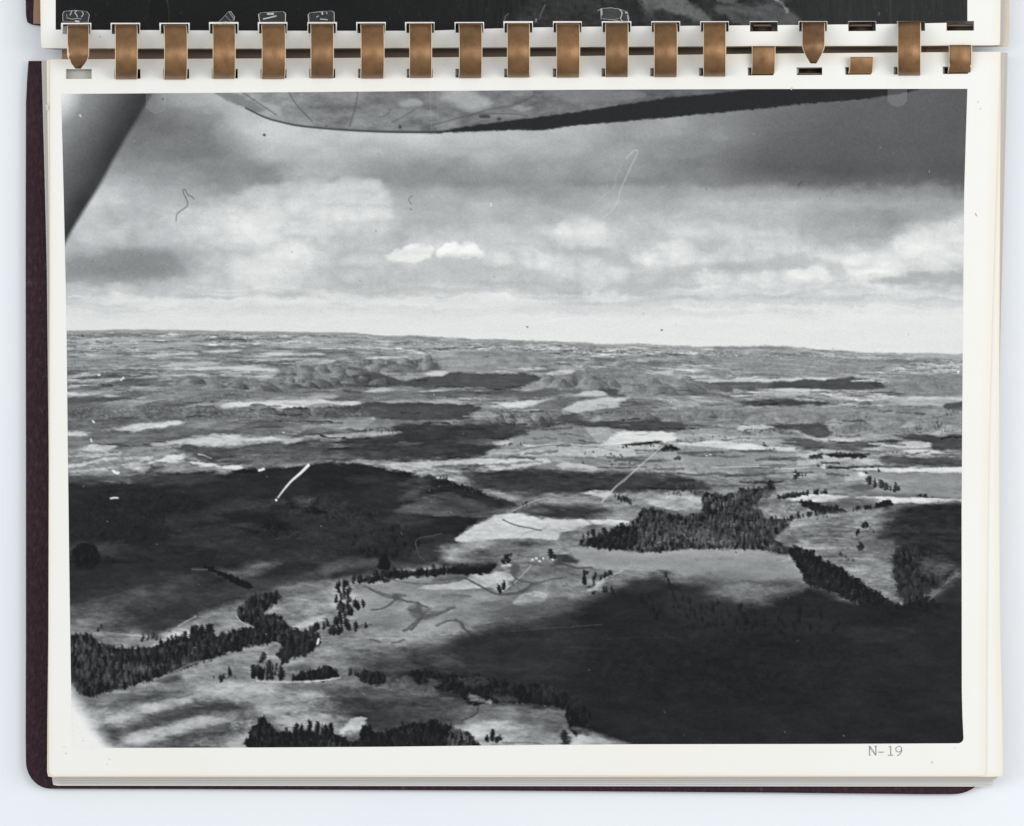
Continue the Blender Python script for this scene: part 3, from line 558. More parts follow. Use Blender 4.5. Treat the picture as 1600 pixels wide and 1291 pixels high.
    T('655,919 700,908 725,905 782,894 790,900 760,918 700,922', 192, tex=14, an=4.); T('735,899 790,893 800,903 788,924 765,917', 174, tex=10); Q('675,902 705,893 735,895 722,907 690,911', 98, 5, 2, .6)
    T('632,899 652,889 680,893 655,901', 200); T('783,886 800,880 832,882 800,887', 208)
    for s, t, so in (('685,931 720,928 735,934 700,938', 114, 8), ('740,942 770,939 782,945 750,948', 104, 7), ('770,955 820,942 840,950 800,965', 88, 16), ('790,940 850,930 870,945 820,952', 104, 14), ('690,969 715,966 728,976 700,978', 104, 9), ('640,975 700,970 690,990 640,992', 158, 12)): Q(s, t, so, 3, .75, tex=10)
    Q('490,1008 560,992 660,990 720,990 690,1006 600,1015 520,1024', 142, 12, 3, .7, tex=26); Q('460,1045 520,1026 600,1018 690,1012 670,1030 600,1044 520,1050', 108, 16, 3, .75, tex=20); line(c, '455,1036 500,1024 560,1018', 152, 3, .4); line(c, '500,1001 560,998 620,997 660,993 740,990', 176, 1.4, .55); Q('560,990 600,982 650,988 600,1000', 158, 9, 4, .5, tex=30)
    Q('600,1030 680,1010 720,1000 760,1000 700,1035 640,1045', 82, 18, 4, .7)
    for s, w, t in (('570,916 592,926 618,934 636,940', 2.6, 96), ('617,936 610,945 598,951 580,954', 2, 92), ('636,940 650,942 660,947 670,949', 2.6, 92), ('600,904 640,911 690,912 728,904', 2, 110), ('728,904 750,916 775,928 792,929', 2.6, 92), ('792,929 815,925 828,917 838,912', 5, 92), ('798,894 806,904 820,909 840,912 868,905 885,903', 3.4, 96), ('630,986 640,981 650,972 657,965', 4, 88), ('612,1005 622,1003 632,999', 2.2, 96), ('578,999 592,1003', 2.6, 104), ('800,880 808,886 812,893', 5, 100), ('880,908 890,917 905,923 912,934', 1.6, 110), ('720,974 726,983 736,991', 5, 92), ('810,936 840,930 880,924 925,918', 2, 112)):
        line(c, s, t, w, .7, wob=1.)
    for s in ('612,929 625,928 628,938 616,939', '638,948 650,945 662,955 672,950 668,962 655,966 640,956', '655,965 675,957 700,950 712,948 690,960 665,968', '800,878 815,890 805,902 796,890'): Q(s, 92, 4, 2.4, .75)
    Q('835,905 850,892 895,890 905,905 870,910 838,916', 120, 8, 2, .7); Q('800,885 840,880 880,884 870,893 820,898', 98, 8, 2, .6); T('800,944 815,930 835,925 856,926 850,940 825,946', 168, tex=12); Q('860,932 900,922 935,920 920,936', 150, 8, 2, .6); line(c, '846,924 857,930 858,940', 100, 1.4, .6); line(c, '855,905 851,922', 166, 1.2, .6)
    Q('790,965 830,950 880,942 925,932 965,927 970,955 900,968 830,978 770,990', 86, 20, 4, .75, tex=12)
    forest(c, '560,907 590,900 600,891 640,894 680,889 695,890 690,899 630,903 580,910', 48, 60, (9, 14), 6, al=.9); row(c, '594,890 600,889 608,891', 44, (15, 22), 6, w=.5); row(c, '524,922 545,915 565,909 600,905', 48, (9, 15), 20); row(c, '655,900 690,894', 52, (6, 9), 6)
    forest(c, '525,922 545,914 556,930 568,946 555,956 535,963 524,952', 54, 30, (10, 16), 12, base=False); forest(c, '525,957 545,947 540,968 522,975', 52, 12, (10, 16), 8, base=False); forest(c, '512,984 530,972 548,977 545,985 520,990', 50, 16, (12, 18), 8, base=False); row(c, '484,992 495,986 505,984 512,978', 52, (12, 17), 12, w=.45)
    forest(c, '452,990 480,988 500,1000 478,1022 458,1024 448,1008', 52, 60, (11, 16), 10, rag=4)
    row(c, '553,984 557,983', 62, (12, 14), 3, w=.5); row(c, '571,979 572,979', 60, (9, 11), 2, w=.5); line(c, '557,982 566,976', 66, 2, .7); line(c, '572,978 580,976', 70, 1.6, .7)
    Q('700,893 740,884 775,880 768,894 740,898 708,897', 46, 4, 2, .85); forest(c, '700,890 730,882 772,882 765,893 740,897 705,895', 45, 50, (7, 11), 5); row(c, '640,900 655,900', 52, (8, 11), 4); row(c, '655,901 662,900 668,899', 46, (9, 12), 6); row(c, '736,868 744,868 752,868 762,872', 50, (8, 14), 10, w=.36); Q('700,880 740,872 775,872 770,882 720,886', 74, 7, 3, .7)
    row(c, '785,879 800,879', 48, (8, 10), 12, w=.5)
    row(c, '779,927 783,926', 46, (12, 14), 3, w=.4); row(c, '786,923 790,920', 46, (12, 16), 4, w=.3); line(c, '783,927 795,921 803,914', 74, 2, .5)
    # ---------------- centre: bright fields, farms and the wood
    Q('690,876 740,852 800,843 870,846 905,856 860,868 800,869 740,878', 136, 8, 3, .8, tex=24); Q('730,866 770,852 810,853 800,866 750,872', 98, 14, 4, .6); Q('700,858 730,845 760,846 740,860 705,868', 182, 10, 3, .6, tex=16); Q('806,850 830,846 842,852 815,857', 96, 5, 2, .6); Q('780,866 840,860 900,862 880,868 800,870', 156, 5, 2, .6)
    T('712,846 728,830 750,818 772,807 812,801 850,807 868,811 905,812 917,815 916,822 905,829 878,832 868,844 820,840 770,843', 208, tex=20); T('770,806 812,802 850,808 840,818 790,820', 222, tex=14); T('918,814 950,812 990,816 985,823 930,820', 222)
    Q('808,801 838,793 900,790 938,791 957,798 940,805 900,809 850,807', 64, 7, 3, .92, rs=9); Q('940,798 985,790 1000,797 975,806 930,808', 118, 7, 3, .6); Q('860,786 940,780 1000,786 960,792 880,792', 150, 6, 3, .5)
    line(c, '786,812 798,818 815,823 845,829', 104, 2.2, .7, wob=.8); line(c, '812,841 820,833 838,829 850,826', 140, 1.6, .6, wob=.6); line(c, '845,829 858,818 866,812', 170, 1.4, .4); Q('755,807 800,789 820,787 850,800 800,802', 116, 8, 3, .5)
    Q('898,832 920,822 985,820 980,832 930,840 905,842', 122, 7, 2, .75); line(c, '880,846 896,842 915,850', 112, 5, .5)
    conifer(c, 860, 873, 16, 7, 46); conifer(c, 866, 874, 8, 6, 52); Q('864,867 900,868 932,873 922,880 885,881 866,876', 62, 4, 2, .8); line(c, '875,864 890,866 910,862', 150, 2, .5)
    line(c, '782,871 830,872', 158, 1.2, .6); line(c, '868,880 888,884 905,888 925,886', 78, 3, .6)
    conifer(c, 930, 882, 16, 5, 56); line(c, '931,880 945,876', 74, 2, .6); T('902,881 915,873 928,873 934,880 920,886', 152)
    line(c, '930,888 980,889 1030,893 1075,896', 172, 1.2, .6); line(c, '940,906 965,895 980,888', 176, 1.6, .6)
    Q('890,856 960,857 1018,862 1060,858 1130,855 1170,857 1225,868 1250,885 1262,911 1225,907 1180,908 1120,905 1085,900 1030,893 930,886 905,878', 144, 4, 1.2, .95, tex=14, ts=(60, 10))
    Q('960,864 1060,860 1130,857 1180,862 1100,872 1000,874', 154, 9, 2, .6); Q('1000,880 1100,878 1200,885 1250,900 1150,905 1060,895', 138, 12, 2, .6); Q('1042,896 1076,897 1080,906 1055,914 1044,906', 150, 5, 2, .8); line(c, '1222,878 1236,872', 170, 1.6, .7); line(c, '1228,880 1240,886 1254,890', 170, 1.2, .5)
    forest(c, '985,815 998,806 1004,795 1025,797 1045,802 1060,806 1096,802 1097,782 1104,772 1140,774 1155,768 1180,772 1186,795 1202,812 1214,830 1228,848 1238,860 1225,865 1180,858 1100,857 1060,858 1018,863 960,858 912,852 905,846 935,838 962,828 985,822', 64, 1500, (6, 10.5), 32, rag=4, soft=5, w=.38)
    forest(c, '912,848 960,830 985,826 995,850 960,858 915,852', 48, 130, (8, 13), 8, base=False); canyon(c, '1080,840 1100,828 1140,838 1150,850 1110,852 1085,848', 98, 18, 6, .6, 6, 5); forest(c, '1080,842 1110,832 1148,848 1100,854', 70, 26, (8, 11), 20, base=False, w=.34)
    forest(c, '1000,825 1060,818 1100,835 1040,850', 86, 90, (6, 9), 30, base=False, al=.5, w=.5)
    forest(c, '1150,773 1165,765 1195,763 1202,754 1213,768 1196,777 1170,781', 66, 80, (7, 12), 18); conifer(c, 1204, 770, 20, 10, 56); forest(c, '1030,765 1080,757 1100,768 1060,775', 72, 30, (6, 9), 12, base=False, al=.7)
    row(c, '905,843 912,842 934,839 958,836 972,829', 54, (8, 13), 12); row(c, '965,781 975,784 986,790', 60, (7, 13), 14); conifer(c, 961, 778, 8, 4, 76); row(c, '814,793 826,789', 64, (5, 8), 4)
    for x, y, h in ((913, 914, 26), (917, 899, 8), (927, 929, 28), (930, 906, 14), (939, 913, 16), (946, 906, 14), (953, 903, 13), (942, 926, 13), (946, 927, 12), (956, 927, 14), (925, 921, 10), (920, 922, 8)): conifer(c, x, y, h, h*.26+2.5, 50)
    T('915,922 930,912 955,899 950,907 935,918 925,925', 182); line(c, '946,907 965,898', 84, 2.2, .6); row(c, '788,872 800,871', 50, (6, 9), 5)
    # farmsteads of the middle ground
    row(c, '910,710 930,709', 74, (6, 10), 2, w=.3); row(c, '946,713 960,714 978,714', 76, (4, 7), 11); conifer(c, 955, 712, 8, 4, 70); conifer(c, 912, 726, 11, 4, 70); conifer(c, 952, 722, 7, 4, 72); conifer(c, 956, 728, 9, 6, 70); conifer(c, 985, 725, 11, 4, 68)
    row(c, '966,699 985,699', 66, (6, 10), 4); row(c, '1008,699 1022,698', 66, (4, 7), 5); forest(c, '1033,702 1042,696 1055,698 1062,703 1040,704', 60, 26, (5, 8), 8); forest(c, '1053,717 1058,712 1064,714 1063,718', 80, 10, (4, 6), 8); row(c, '1068,703 1072,702', 70, (4, 6), 2)
    # ---------------- right-hand side: strip fields and the bare hill
    Q('1200,770 1245,762 1330,766 1340,778 1280,774 1215,780', 134, 6, 2, .6); T('1218,779 1250,774 1280,772 1310,775 1360,776 1420,778 1470,780 1503,783 1503,795 1470,790 1420,786 1370,788 1330,787 1300,785 1260,783', 222, tex=14); T('1440,778 1503,783 1503,793 1460,788', 236)
    Q('1290,787 1325,777 1355,780 1370,788 1340,793 1310,792', 90, 9, 2, .85); canyon(c, '1190,802 1215,788 1260,786 1282,800 1250,814 1205,817', 138, 20, 6, .85, 7, 6); Q('1180,793 1200,783 1225,778 1222,787 1200,793', 116, 6, 2, .6)
    forest(c, '1215,776 1255,769 1250,775 1220,779', 66, 30, (5, 8), 10); row(c, '1258,774 1275,772 1292,773', 60, (5, 9), 20)
    forest(c, '1248,786 1270,784 1290,791 1320,798 1328,799 1300,802 1268,796', 56, 90, (6, 9), 10); row(c, '1333,800 1350,798 1362,797', 54, (6, 9), 18); forest(c, '1366,794 1380,783 1394,787 1386,795', 50, 30, (7, 10), 8); row(c, '1216,817 1240,812 1262,808 1280,804 1310,799', 56, (6, 10), 46)
    forest(c, '1200,812 1225,812 1235,822 1220,838 1205,825', 62, 50, (8, 12), 16)
    bare = '1214,840 1235,822 1260,812 1310,803 1350,798 1400,793 1503,797 1503,892 1480,905 1460,920 1420,938 1404,940 1370,920 1335,905 1312,893 1290,880 1262,862 1228,852'
    Q(bare, 128, 4, 2, .97, tex=20, ts=(22, 5)); canyon(c, bare, 126, 11, 6, .8, 9, 5, .9); Q('1250,830 1310,812 1380,806 1370,840 1300,850 1260,846', 128, 16, 3, .6, tex=18); Q('1300,862 1360,850 1400,870 1380,890 1330,890', 104, 12, 3, .5, tex=18)
    for yy in np.arange(816, 930, 6.):
        x0 = 1235+max(0, (yy-850))*1.5; line(c, [(x0, yy), (x0+60, yy-4+R.normal()*2), (x0+130, yy+2+R.normal()*2), (x0+190, yy+R.normal()*3)], 92 if R.rand() < .6 else 164, 1.7, .55, wob=1.8)
    Q('1240,852 1254,835 1260,842 1257,860', 172, 5, 3, .6); Q('1328,897 1360,864 1385,868 1410,900 1408,938 1370,920', 146, 6, 3, .6, tex=26, ts=(7, 3)); Q('1240,816 1320,802 1400,800 1380,812 1300,818', 146, 9, 2, .5, tex=14)
    Q('1385,822 1402,803 1424,794 1503,796 1503,882 1478,884 1455,870 1425,860 1402,848 1388,840', 56, 16, 4, .85, tex=14); Q('1340,852 1375,838 1405,852 1400,868 1370,866', 92, 14, 4, .6); Q('1370,807 1425,803 1435,808 1380,812', 100, 6, 2, .6); Q('1400,812 1440,808 1503,812 1503,800 1420,796', 66, 8, 3, .5)
    Q('1405,880 1425,858 1450,870 1480,878 1490,892 1470,905 1440,925 1412,938', 68, 10, 4, .75, tex=18); forest(c, '1395,868 1440,858 1475,885 1440,928 1410,936', 54, 130, (7, 11), 14, base=False, al=.85); Q('1450,882 1475,875 1488,888 1465,897', 100, 9, 3, .6, tex=20)
    Q('1390,826 1405,808 1425,797 1503,796 1503,878 1480,882 1460,870 1430,858 1405,846', 50, 12, 4, .8, tex=14); forest(c, '1395,872 1425,855 1462,868 1490,884 1478,905 1440,932 1412,940', 54, 150, (8, 13), 18, base=True, soft=12, rag=8, al=.8); Q('1440,880 1470,872 1488,885 1470,900', 96, 7, 4, .6, tex=24)
    row(c, '1277,813 1283,813 1297,812', 70, (4, 6), 3); forest(c, '1347,822 1351,815 1356,822 1351,826', 58, 9, (5, 8), 6, rag=4); forest(c, '1336,834 1341,829 1346,832 1340,836', 60, 8, (5, 7), 6, rag=4); forest(c, '1341,857 1345,846 1350,852 1346,860', 64, 9, (6, 9), 6, rag=4); row(c, '1302,862 1325,875 1340,885', 72, (5, 8), 7); row(c, '1360,828 1366,832', 64, (5, 7), 3)
    forest(c, '1232,860 1262,858 1290,878 1310,885 1335,905 1370,925 1408,945 1440,930 1470,950 1400,965 1300,925 1262,912 1250,888', 47, 420, (7, 11), 11, rag=5, soft=5)
    # ---------------- great cloud shadow, lower right
    Q('690,1030 720,1005 760,994 830,980 890,965 935,942 970,930 1010,918 1046,914 1085,908 1115,915 1150,930 1190,940 1235,932 1262,918 1300,930 1360,948 1420,952 1460,940 1508,905 1540,1190 880,1190 880,1110 830,1095 790,1075 740,1052', 46, 16, 4, .96, tex=3, ts=(60, 30), rs=14)
    Q('690,1040 720,1015 790,992 880,985 900,1010 860,1050 760,1060', 62, 24, 5, .7, tex=7); Q('930,960 1000,905 1045,910 1060,960 1000,1000', 49, 12, 3, .8); Q('985,918 1010,908 1040,907 1035,916 1000,924', 60, 8, 3, .7); Q('1050,925 1090,910 1130,918 1180,945 1130,970 1070,965', 58, 16, 4, .7, tex=6)
    Q('1125,925 1150,914 1185,912 1195,925 1185,936 1150,932', 126, 18, 3, .85); Q('1060,908 1090,898 1150,898 1170,905 1120,914', 108, 12, 3, .6); Q('1195,912 1230,905 1262,910 1230,918', 76, 8, 3, .7); Q('1030,892 1046,892 1044,905', 62, 5, 3, .8); line(c, '1040,897 1048,915 1056,940', 52, 4, .7)
    line(c, '800,986 880,980 940,976', 92, 1.4, .6); Q('720,1015 850,1008 980,1020 1010,1035 900,1035 760,1030', 55, 18, 4, .7); Q('780,980 860,968 900,972 830,985', 62, 10, 3, .6)
    Q('1100,982 1220,984 1340,980 1503,984 1503,988 1340,990 1200,990', 56, 6, 2, .5); Q('1332,984 1420,985 1400,1000 1350,1002', 60, 8, 3, .6); line(c, '1452,938 1475,914 1503,893', 118, 2.2, .65); Q('1465,927 1503,899 1503,938 1480,948', 54, 6, 3, .7)
    Q('1010,985 1060,992 1120,985 1110,1002 1040,1002', 56, 10, 3, .5); Q('960,1025 1020,1015 1030,1045 970,1045', 60, 16, 4, .5, tex=8); line(c, '1040,994 1050,996 1062,998', 84, 1.3, .5); canyon(c, '900,1000 1100,990 1300,1000 1300,1080 1100,1100 950,1090', 48, 3.5, 40, .7, 14, 9)
    Q('560,1046 620,1030 690,1018 720,1040 700,1060 640,1052 590,1058', 76, 9, 4, .8, tex=14); Q('300,1040 380,1030 440,1030 420,1046 330,1058', 118, 10, 3, .5)
    for s, t in (('940,1000 1010,996 1080,1003', 56), ('1060,1020 1160,1012 1260,1018', 52), ('900,1050 980,1040 1040,1046', 54), ('1150,960 1220,968 1300,966', 54), ('1010,1075 1100,1068 1180,1074', 50), ('1300,1040 1380,1034 1470,1040', 50), ('820,1020 880,1012 950,1014', 60)): line(c, s, t, 1.6, .5, wob=1.)
    canyon(c, '930,1020 1100,1010 1200,1040 1150,1090 980,1080', 47, 5, 40, .6, 20, 12); forest(c, '1000,930 1150,945 1300,960 1280,990 1060,980', 43, 130, (9, 14), 5, base=False, al=.5)
    # ---------------- bottom strip
    Q('130,1095 180,1082 260,1070 340,1066 400,1062 450,1066 530,1070 580,1080 640,1087 700,1096 760,1102 830,1110 900,1140 915,1170 90,1175 100,1110', 140, 7, 2, .95, tex=30, ts=(30, 10))
    Q('215,1096 300,1076 400,1068 430,1082 370,1094 300,1100 240,1112', 172, 14, 3, .6, tex=18); Q('150,1094 200,1082 300,1074 260,1088 190,1102', 104, 10, 3, .7); line(c, '276,1092 288,1088 302,1084', 92, 1.6, .7)
    Q('165,1152 210,1130 260,1113 310,1100 345,1101 365,1112 330,1120 270,1130 220,1147 180,1162', 78, 20, 4, .9); Q('240,1175 280,1153 330,1138 380,1132 400,1120 425,1120 400,1146 340,1162 300,1175', 90, 20, 4, .85); Q('180,1128 220,1116 262,1106 240,1120 200,1132', 170, 12, 3, .6); Q('200,1153 260,1137 310,1124 280,1140 230,1158', 180, 12, 3, .7); Q('330,1120 370,1105 410,1095 400,1110 360,1122', 120, 12, 3, .6)
    for s, t in (('150,1140 200,1122 250,1108 300,1096 340,1094 360,1104 300,1112 250,1124 200,1142 165,1156', 72), ('230,1172 270,1152 320,1136 370,1126 410,1116 400,1136 350,1154 300,1170', 80), ('150,1105 220,1090 280,1080 260,1094 200,1104', 88)): Q(s, t, 9, 5, .6, tex=20, rs=9)
    for s, t in (('165,1122 230,1104 300,1088 340,1084 300,1096 230,1114 180,1130', 186), ('200,1160 260,1140 330,1122 370,1118 310,1136 240,1160', 190), ('300,1166 350,1152 400,1146 400,1166', 168), ('330,1078 400,1070 430,1082 370,1092', 178)): Q(s, t, 10, 5, .42, tex=24, rs=8)
    Q('400,1105 440,1090 500,1078 520,1090 470,1112 420,1120', 150, 12, 4, .7, tex=30, ts=(10, 6)); Q('478,1086 530,1083 536,1098 500,1112 470,1106', 176, 12, 4, .7, tex=24); canyon(c, '360,1130 400,1125 405,1162 380,1157', 150, 24, 5, .9, 5, 4); Q('445,1120 500,1112 540,1120 520,1132 450,1134', 180, 8, 4, .7, tex=26, ts=(6, 5))
    for s in ('364,1132 372,1130 376,1140 366,1142', '352,1134 360,1132 362,1140 354,1142'): line(c, s, 92, 2, .5)
    Q('520,1100 560,1082 600,1088 650,1098 720,1098 760,1108 730,1128 680,1134 600,1142 565,1134 540,1118', 60, 24, 5, .95, tex=10); Q('440,1072 520,1070 580,1082 640,1092 600,1094 520,1084', 108, 8, 3, .6); Q('600,1098 640,1100 660,1120 620,1125', 70, 12, 5, .5, tex=12)
    Q('640,1105 690,1100 735,1102 730,1115 660,1120', 96, 14, 4, .6, tex=12); Q('660,1120 700,1112 740,1120 720,1132 680,1130', 84, 12, 4, .6)
    Q('745,1102 790,1097 850,1102 890,1110 900,1128 890,1145 830,1140 780,1130 740,1128 725,1115', 104, 10, 3, .85, tex=14); Q('716,1150 726,1138 750,1130 775,1130 800,1140 850,1148 905,1152 912,1178 715,1178', 182, 16, 3, .85, tex=16); Q('725,1142 745,1132 765,1134 760,1150 735,1150', 214, 12, 3, .6); line(c, '748,1106 746,1113 736,1120 722,1126', 58, 2.4, .7, wob=1.)
    Q('790,1142 830,1146 870,1150 830,1160 790,1156', 122, 14, 3, .5); line(c, '785,1161 830,1161 850,1164', 92, 2.4, .6); Q('830,1110 880,1106 895,1112 890,1122 850,1120', 124, 6, 3, .6, tex=20)
    forest(c, '885,1105 905,1095 920,1120 905,1150 890,1140', 46, 50, (9, 14), 5); Q('884,1168 892,1155 905,1148 916,1151 905,1162 898,1172', 192, 5, 2, .85); canyon(c, '890,1136 915,1138 920,1150 905,1147', 104, 20, 5, .8, 5, 4); conifer(c, 881, 1160, 20, 9, 50); Q('880,1164 886,1152 894,1154 888,1165', 52, 4, 2, .8)
    Q('620,1058 665,1046 730,1050 800,1064 890,1085 900,1110 860,1105 810,1100 740,1100 700,1085 640,1072', 54, 10, 4, .85, tex=8); forest(c, '640,1054 665,1049 690,1055 730,1055 780,1065 840,1073 885,1086 888,1106 860,1101 810,1098 770,1096 740,1099 715,1082 690,1077 660,1070 640,1063', 47, 300, (10, 15), 8, rag=4)
    for s, t in (('600,1060 640,1056 650,1072 610,1077 595,1070', 112), ('650,1072 670,1068 682,1082 660,1082', 104), ('735,1087 760,1093 768,1099 740,1097', 138), ('708,1062 750,1058 770,1066 740,1071', 74), ('665,1060 690,1066 680,1072', 88), ('770,1085 800,1088 810,1096 780,1096', 76)): canyon(c, s, t, 16, 6, .75, 5, 4)
    forest(c, '390,1058 400,1046 430,1042 440,1053 436,1060 400,1060', 52, 22, (12, 18), 8, base=False, w=.34); row(c, '392,1060 405,1060 420,1060 440,1059', 46, (15, 23), 9, w=.36); forest(c, '456,1061 480,1050 512,1046 528,1052 520,1060 470,1063', 47, 70, (10, 15), 8, w=.36); row(c, '545,1056 570,1060 600,1064', 50, (9, 15), 18)
    forest(c, '560,1058 590,1052 602,1064 580,1070', 54, 30, (9, 13), 10, rag=4); line(c, '400,1064 440,1066 500,1064 530,1059', 204, 2, .75); row(c, '345,1063 352,1062', 56, (9, 12), 3, w=.45); row(c, '358,1057 360,1056', 54, (12, 15), 2, w=.45); line(c, '352,1061 366,1056', 70, 2, .6); row(c, '325,1062 375,1060', 66, (4, 6), 3)
    row(c, '405,1034 412,1032', 54, (9, 14), 4, w=.45); row(c, '440,1037 452,1035', 54, (11, 15), 5, w=.45); forest(c, '432,1022 455,1012 465,1020 445,1030', 52, 26, (11, 15), 8)
    forest(c, '404,1130 410,1124 422,1136 445,1144 480,1142 520,1146 540,1152 600,1144 630,1134 680,1130 712,1140 735,1154 735,1176 404,1176', 46, 620, (8, 14), 15, rag=4, soft=5, w=.36); row(c, '407,1152 412,1150', 42, (28, 34), 5, w=.26)
    row(c, '460,1150 470,1148 480,1143 486,1143 520,1150', 44, (14, 20), 14, w=.34); T('534,1145 541,1130 552,1122 570,1122 569,1140 555,1145', 192, tex=12); canyon(c, '540,1144 570,1143 565,1154 545,1158', 122, 26, 5, .7, 4, 4); forest(c, '563,1141 570,1135 590,1147 600,1162 570,1162', 46, 26, (9, 13), 6)
    forest(c, '705,1142 720,1142 742,1160 735,1172 700,1172', 78, 54, (8, 13), 26, base=False, w=.34); row(c, '760,1158 764,1157', 52, (10, 13), 3, w=.42); row(c, '769,1158 770,1157', 52, (15, 17), 2, w=.36); row(c, '775,1159 784,1158', 52, (9, 12), 4, w=.5); line(c, '776,1158 787,1153', 62, 2, .7)
    return c

def finish_aerial(c):
    X, Y = c.X, c.Y
    # swirls, left, below the pale fields
    Q = lambda s, t, soft=3, rag=2, al=.9, **k: poly(c, s, t, soft*1.3, rag*1.8, 6, al, an=3.2, sx=2.6, **k)
    T = lambda s, t, **k: Q(s, t, 4., 2.4, .9, tex=k.pop('tex', 12), **k)
    Q('104,658 150,656 260,654 350,654 450,662 470,676 400,682 300,682 240,690 104,690', 112, 4, 2, .7, tex=14, ts=(50, 6)); Q('104,680 170,674 240,678 230,694 160,694 104,700', 116, 5, 2, .6)
    T('165,672 190,669 215,665 235,661 270,659 296,660 275,664 245,668 220,673 195,675', 226); T('104,675 118,675 132,679 115,681', 206); line(c, '125,679 142,676', 168, 1.5, .6); Q('340,662 375,658 360,662', 90, 3, 1, .6); Q('400,668 425,665 440,668 420,670', 84, 3, 1.5, .7)
    Q('330,720 290,712 230,706 215,704 280,698 360,698 400,694 470,690 520,694 500,705 440,712 380,712 340,722', 78, 5, 2, .85, tex=12); Q('340,722 400,712 460,708 500,714 470,724 400,730 360,726', 92, 6, 2, .7, tex=10)
    T('242,696 265,689 300,683 340,680 385,683 430,685 472,685 455,689 400,690 360,694 330,697 290,695', 202, tex=18); T('445,690 465,686 469,688 450,694', 190); line(c, '300,684 325,682 345,684', 140, 2, .6)
    Q('104,702 150,700 240,698 280,704 250,712 190,716 104,722', 140, 5, 2, .8, tex=16); T('126,703 142,695 170,697 180,700 168,708 140,706', 192); line(c, '158,704 168,708', 236, 2, .8); Q('104,715 140,712 200,708 260,706 300,712 260,728 210,734 160,742 104,744', 124, 5, 2, .85, tex=18)
    for s, t in (('104,730 125,727 140,722 165,718', 214), ('140,722 180,716 230,715', 184), ('170,706 200,704 240,700 280,697', 178), ('108,713 150,712 190,708', 186), ('160,734 190,727 215,722 235,715', 178), ('195,730 220,726 240,722', 150), ('104,738 150,733 180,730', 160)): line(c, s, t, 4, .6, wob=2)
    T('236,722 252,717 262,711 280,711 286,717 268,722', 208, tex=18); Q('225,736 240,728 260,730 250,738', 76, 3, 2, .8); T('205,735 215,729 228,730 225,736', 172); Q('240,735 300,722 340,726 330,736 270,738', 112, 4, 2, .8); T('298,722 316,723 345,727 384,729 372,733 345,730 318,728', 226); row(c, '235,732 240,730', 60, (4, 7), 3)
    line(c, '310,710 322,713 330,716', 190, 2, .7); Q('104,746 160,744 220,742 260,740 225,748 160,752 104,755', 76, 4, 2, .7)
    # relief of the land over everything, then break up the outlines
    hz = np.interp(X, [88, 400, 600, 850, 1100, 1300, 1520], [517, 517, 524, 532, 541, 547, 552])
    D = np.maximum(Y-hz, .01); z = 4200./(D+14.); wx = (X-800)*z/900.; k = np.clip(D/10, 0, 1)
    rel = fbm(X/46+fbm(X/30, Y/14, 401), Y/9, 405, 5, .6)*.42+fbm(X/9, Y/3.2, 411, 3, .6)*.32+fbm(wx/11, z/4, 421, 4)*.26
    sc = 14.+D*.11
    H = fbm((X+12*fbm(X/40, Y/14, 451))/(sc*1.0+40), Y/(sc*.42), 455, 3, .42)
    gy, gx = np.gradient(H); rel = rel+np.clip((gx*2.+gy*.3)*sc*.11, -.14, .14)
    c2 = Canvas(X0, Y0, X1, Y1, S); c2.img[:] = 1.
    for s_, v_ in (('890,856 960,857 1018,862 1060,858 1130,855 1170,857 1225,868 1250,885 1262,911 1180,908 1120,905 1085,900 1030,893 930,886', .3), ('560,922 650,910 740,905 800,925 830,945 760,975 660,990 570,985', .5), ('712,846 750,818 812,801 868,811 917,815 868,844', .6), ('1050,700 1240,708 1243,732 1110,730', .4), ('1320,737 1503,740 1503,780 1340,772', .4), ('775,690 870,664 1060,678 940,694 800,700', .6), ('940,700 1030,698 960,740 840,735', .6)): poly(c2, s_, v_, 6, 2, 6, 1.)
    rel = rel*c2.img
    c.img = c.img*(1+rel*k*np.clip((D-10)/200, .35, 1)*np.clip((c.img-34)/60, .3, 1))
    c.img = c.img+np.clip((c.img-80)/50, 0, 1)*np.clip((200-c.img)/40, 0, 1)*(3+7*np.clip((X-850)/300, 0, 1)*np.clip(1-np.abs(Y-730)/90, 0, 1)+10*np.clip((Y-1060)/40, 0, 1)*np.clip((560-X)/150, 0, 1))*np.clip((D-30)/60, 0, 1)
    warp(c, 2.6, 1.2, 16, 7, 431, 520); warp(c, 1.0, .7, 4, 3, 441, 520)
    b1 = blur(c.img, 1); b2 = blur(c.img, 6)
    c.img = np.clip(c.img+((c.img-b1)*np.interp(Y, [700, 820, 1000], [.7, .45, .3])+(c.img-b2)*.16)*np.clip((Y-520)/220, .25, 1)*(Y > 520), 38, 246)
    line(c, '1036,697 1020,711 1000,728 978,748 965,758 958,765 940,785', 206, 1.3, .85, sm=False, w2=2.2); line(c, '984,742 966,758', 120, 3, .45); line(c, '800,799 830,785 850,778', 186, 1.4, .8); line(c, '850,778 890,782 938,786', 176, 1.1, .5)
    line(c, '804,911 818,897 830,884', 186, 1.6, .85, sm=False); line(c, '650,852 650,846 655,841 672,838 690,834', 100, 1.3, .7); line(c, '650,852 655,868 664,876', 92, 1.2, .7)
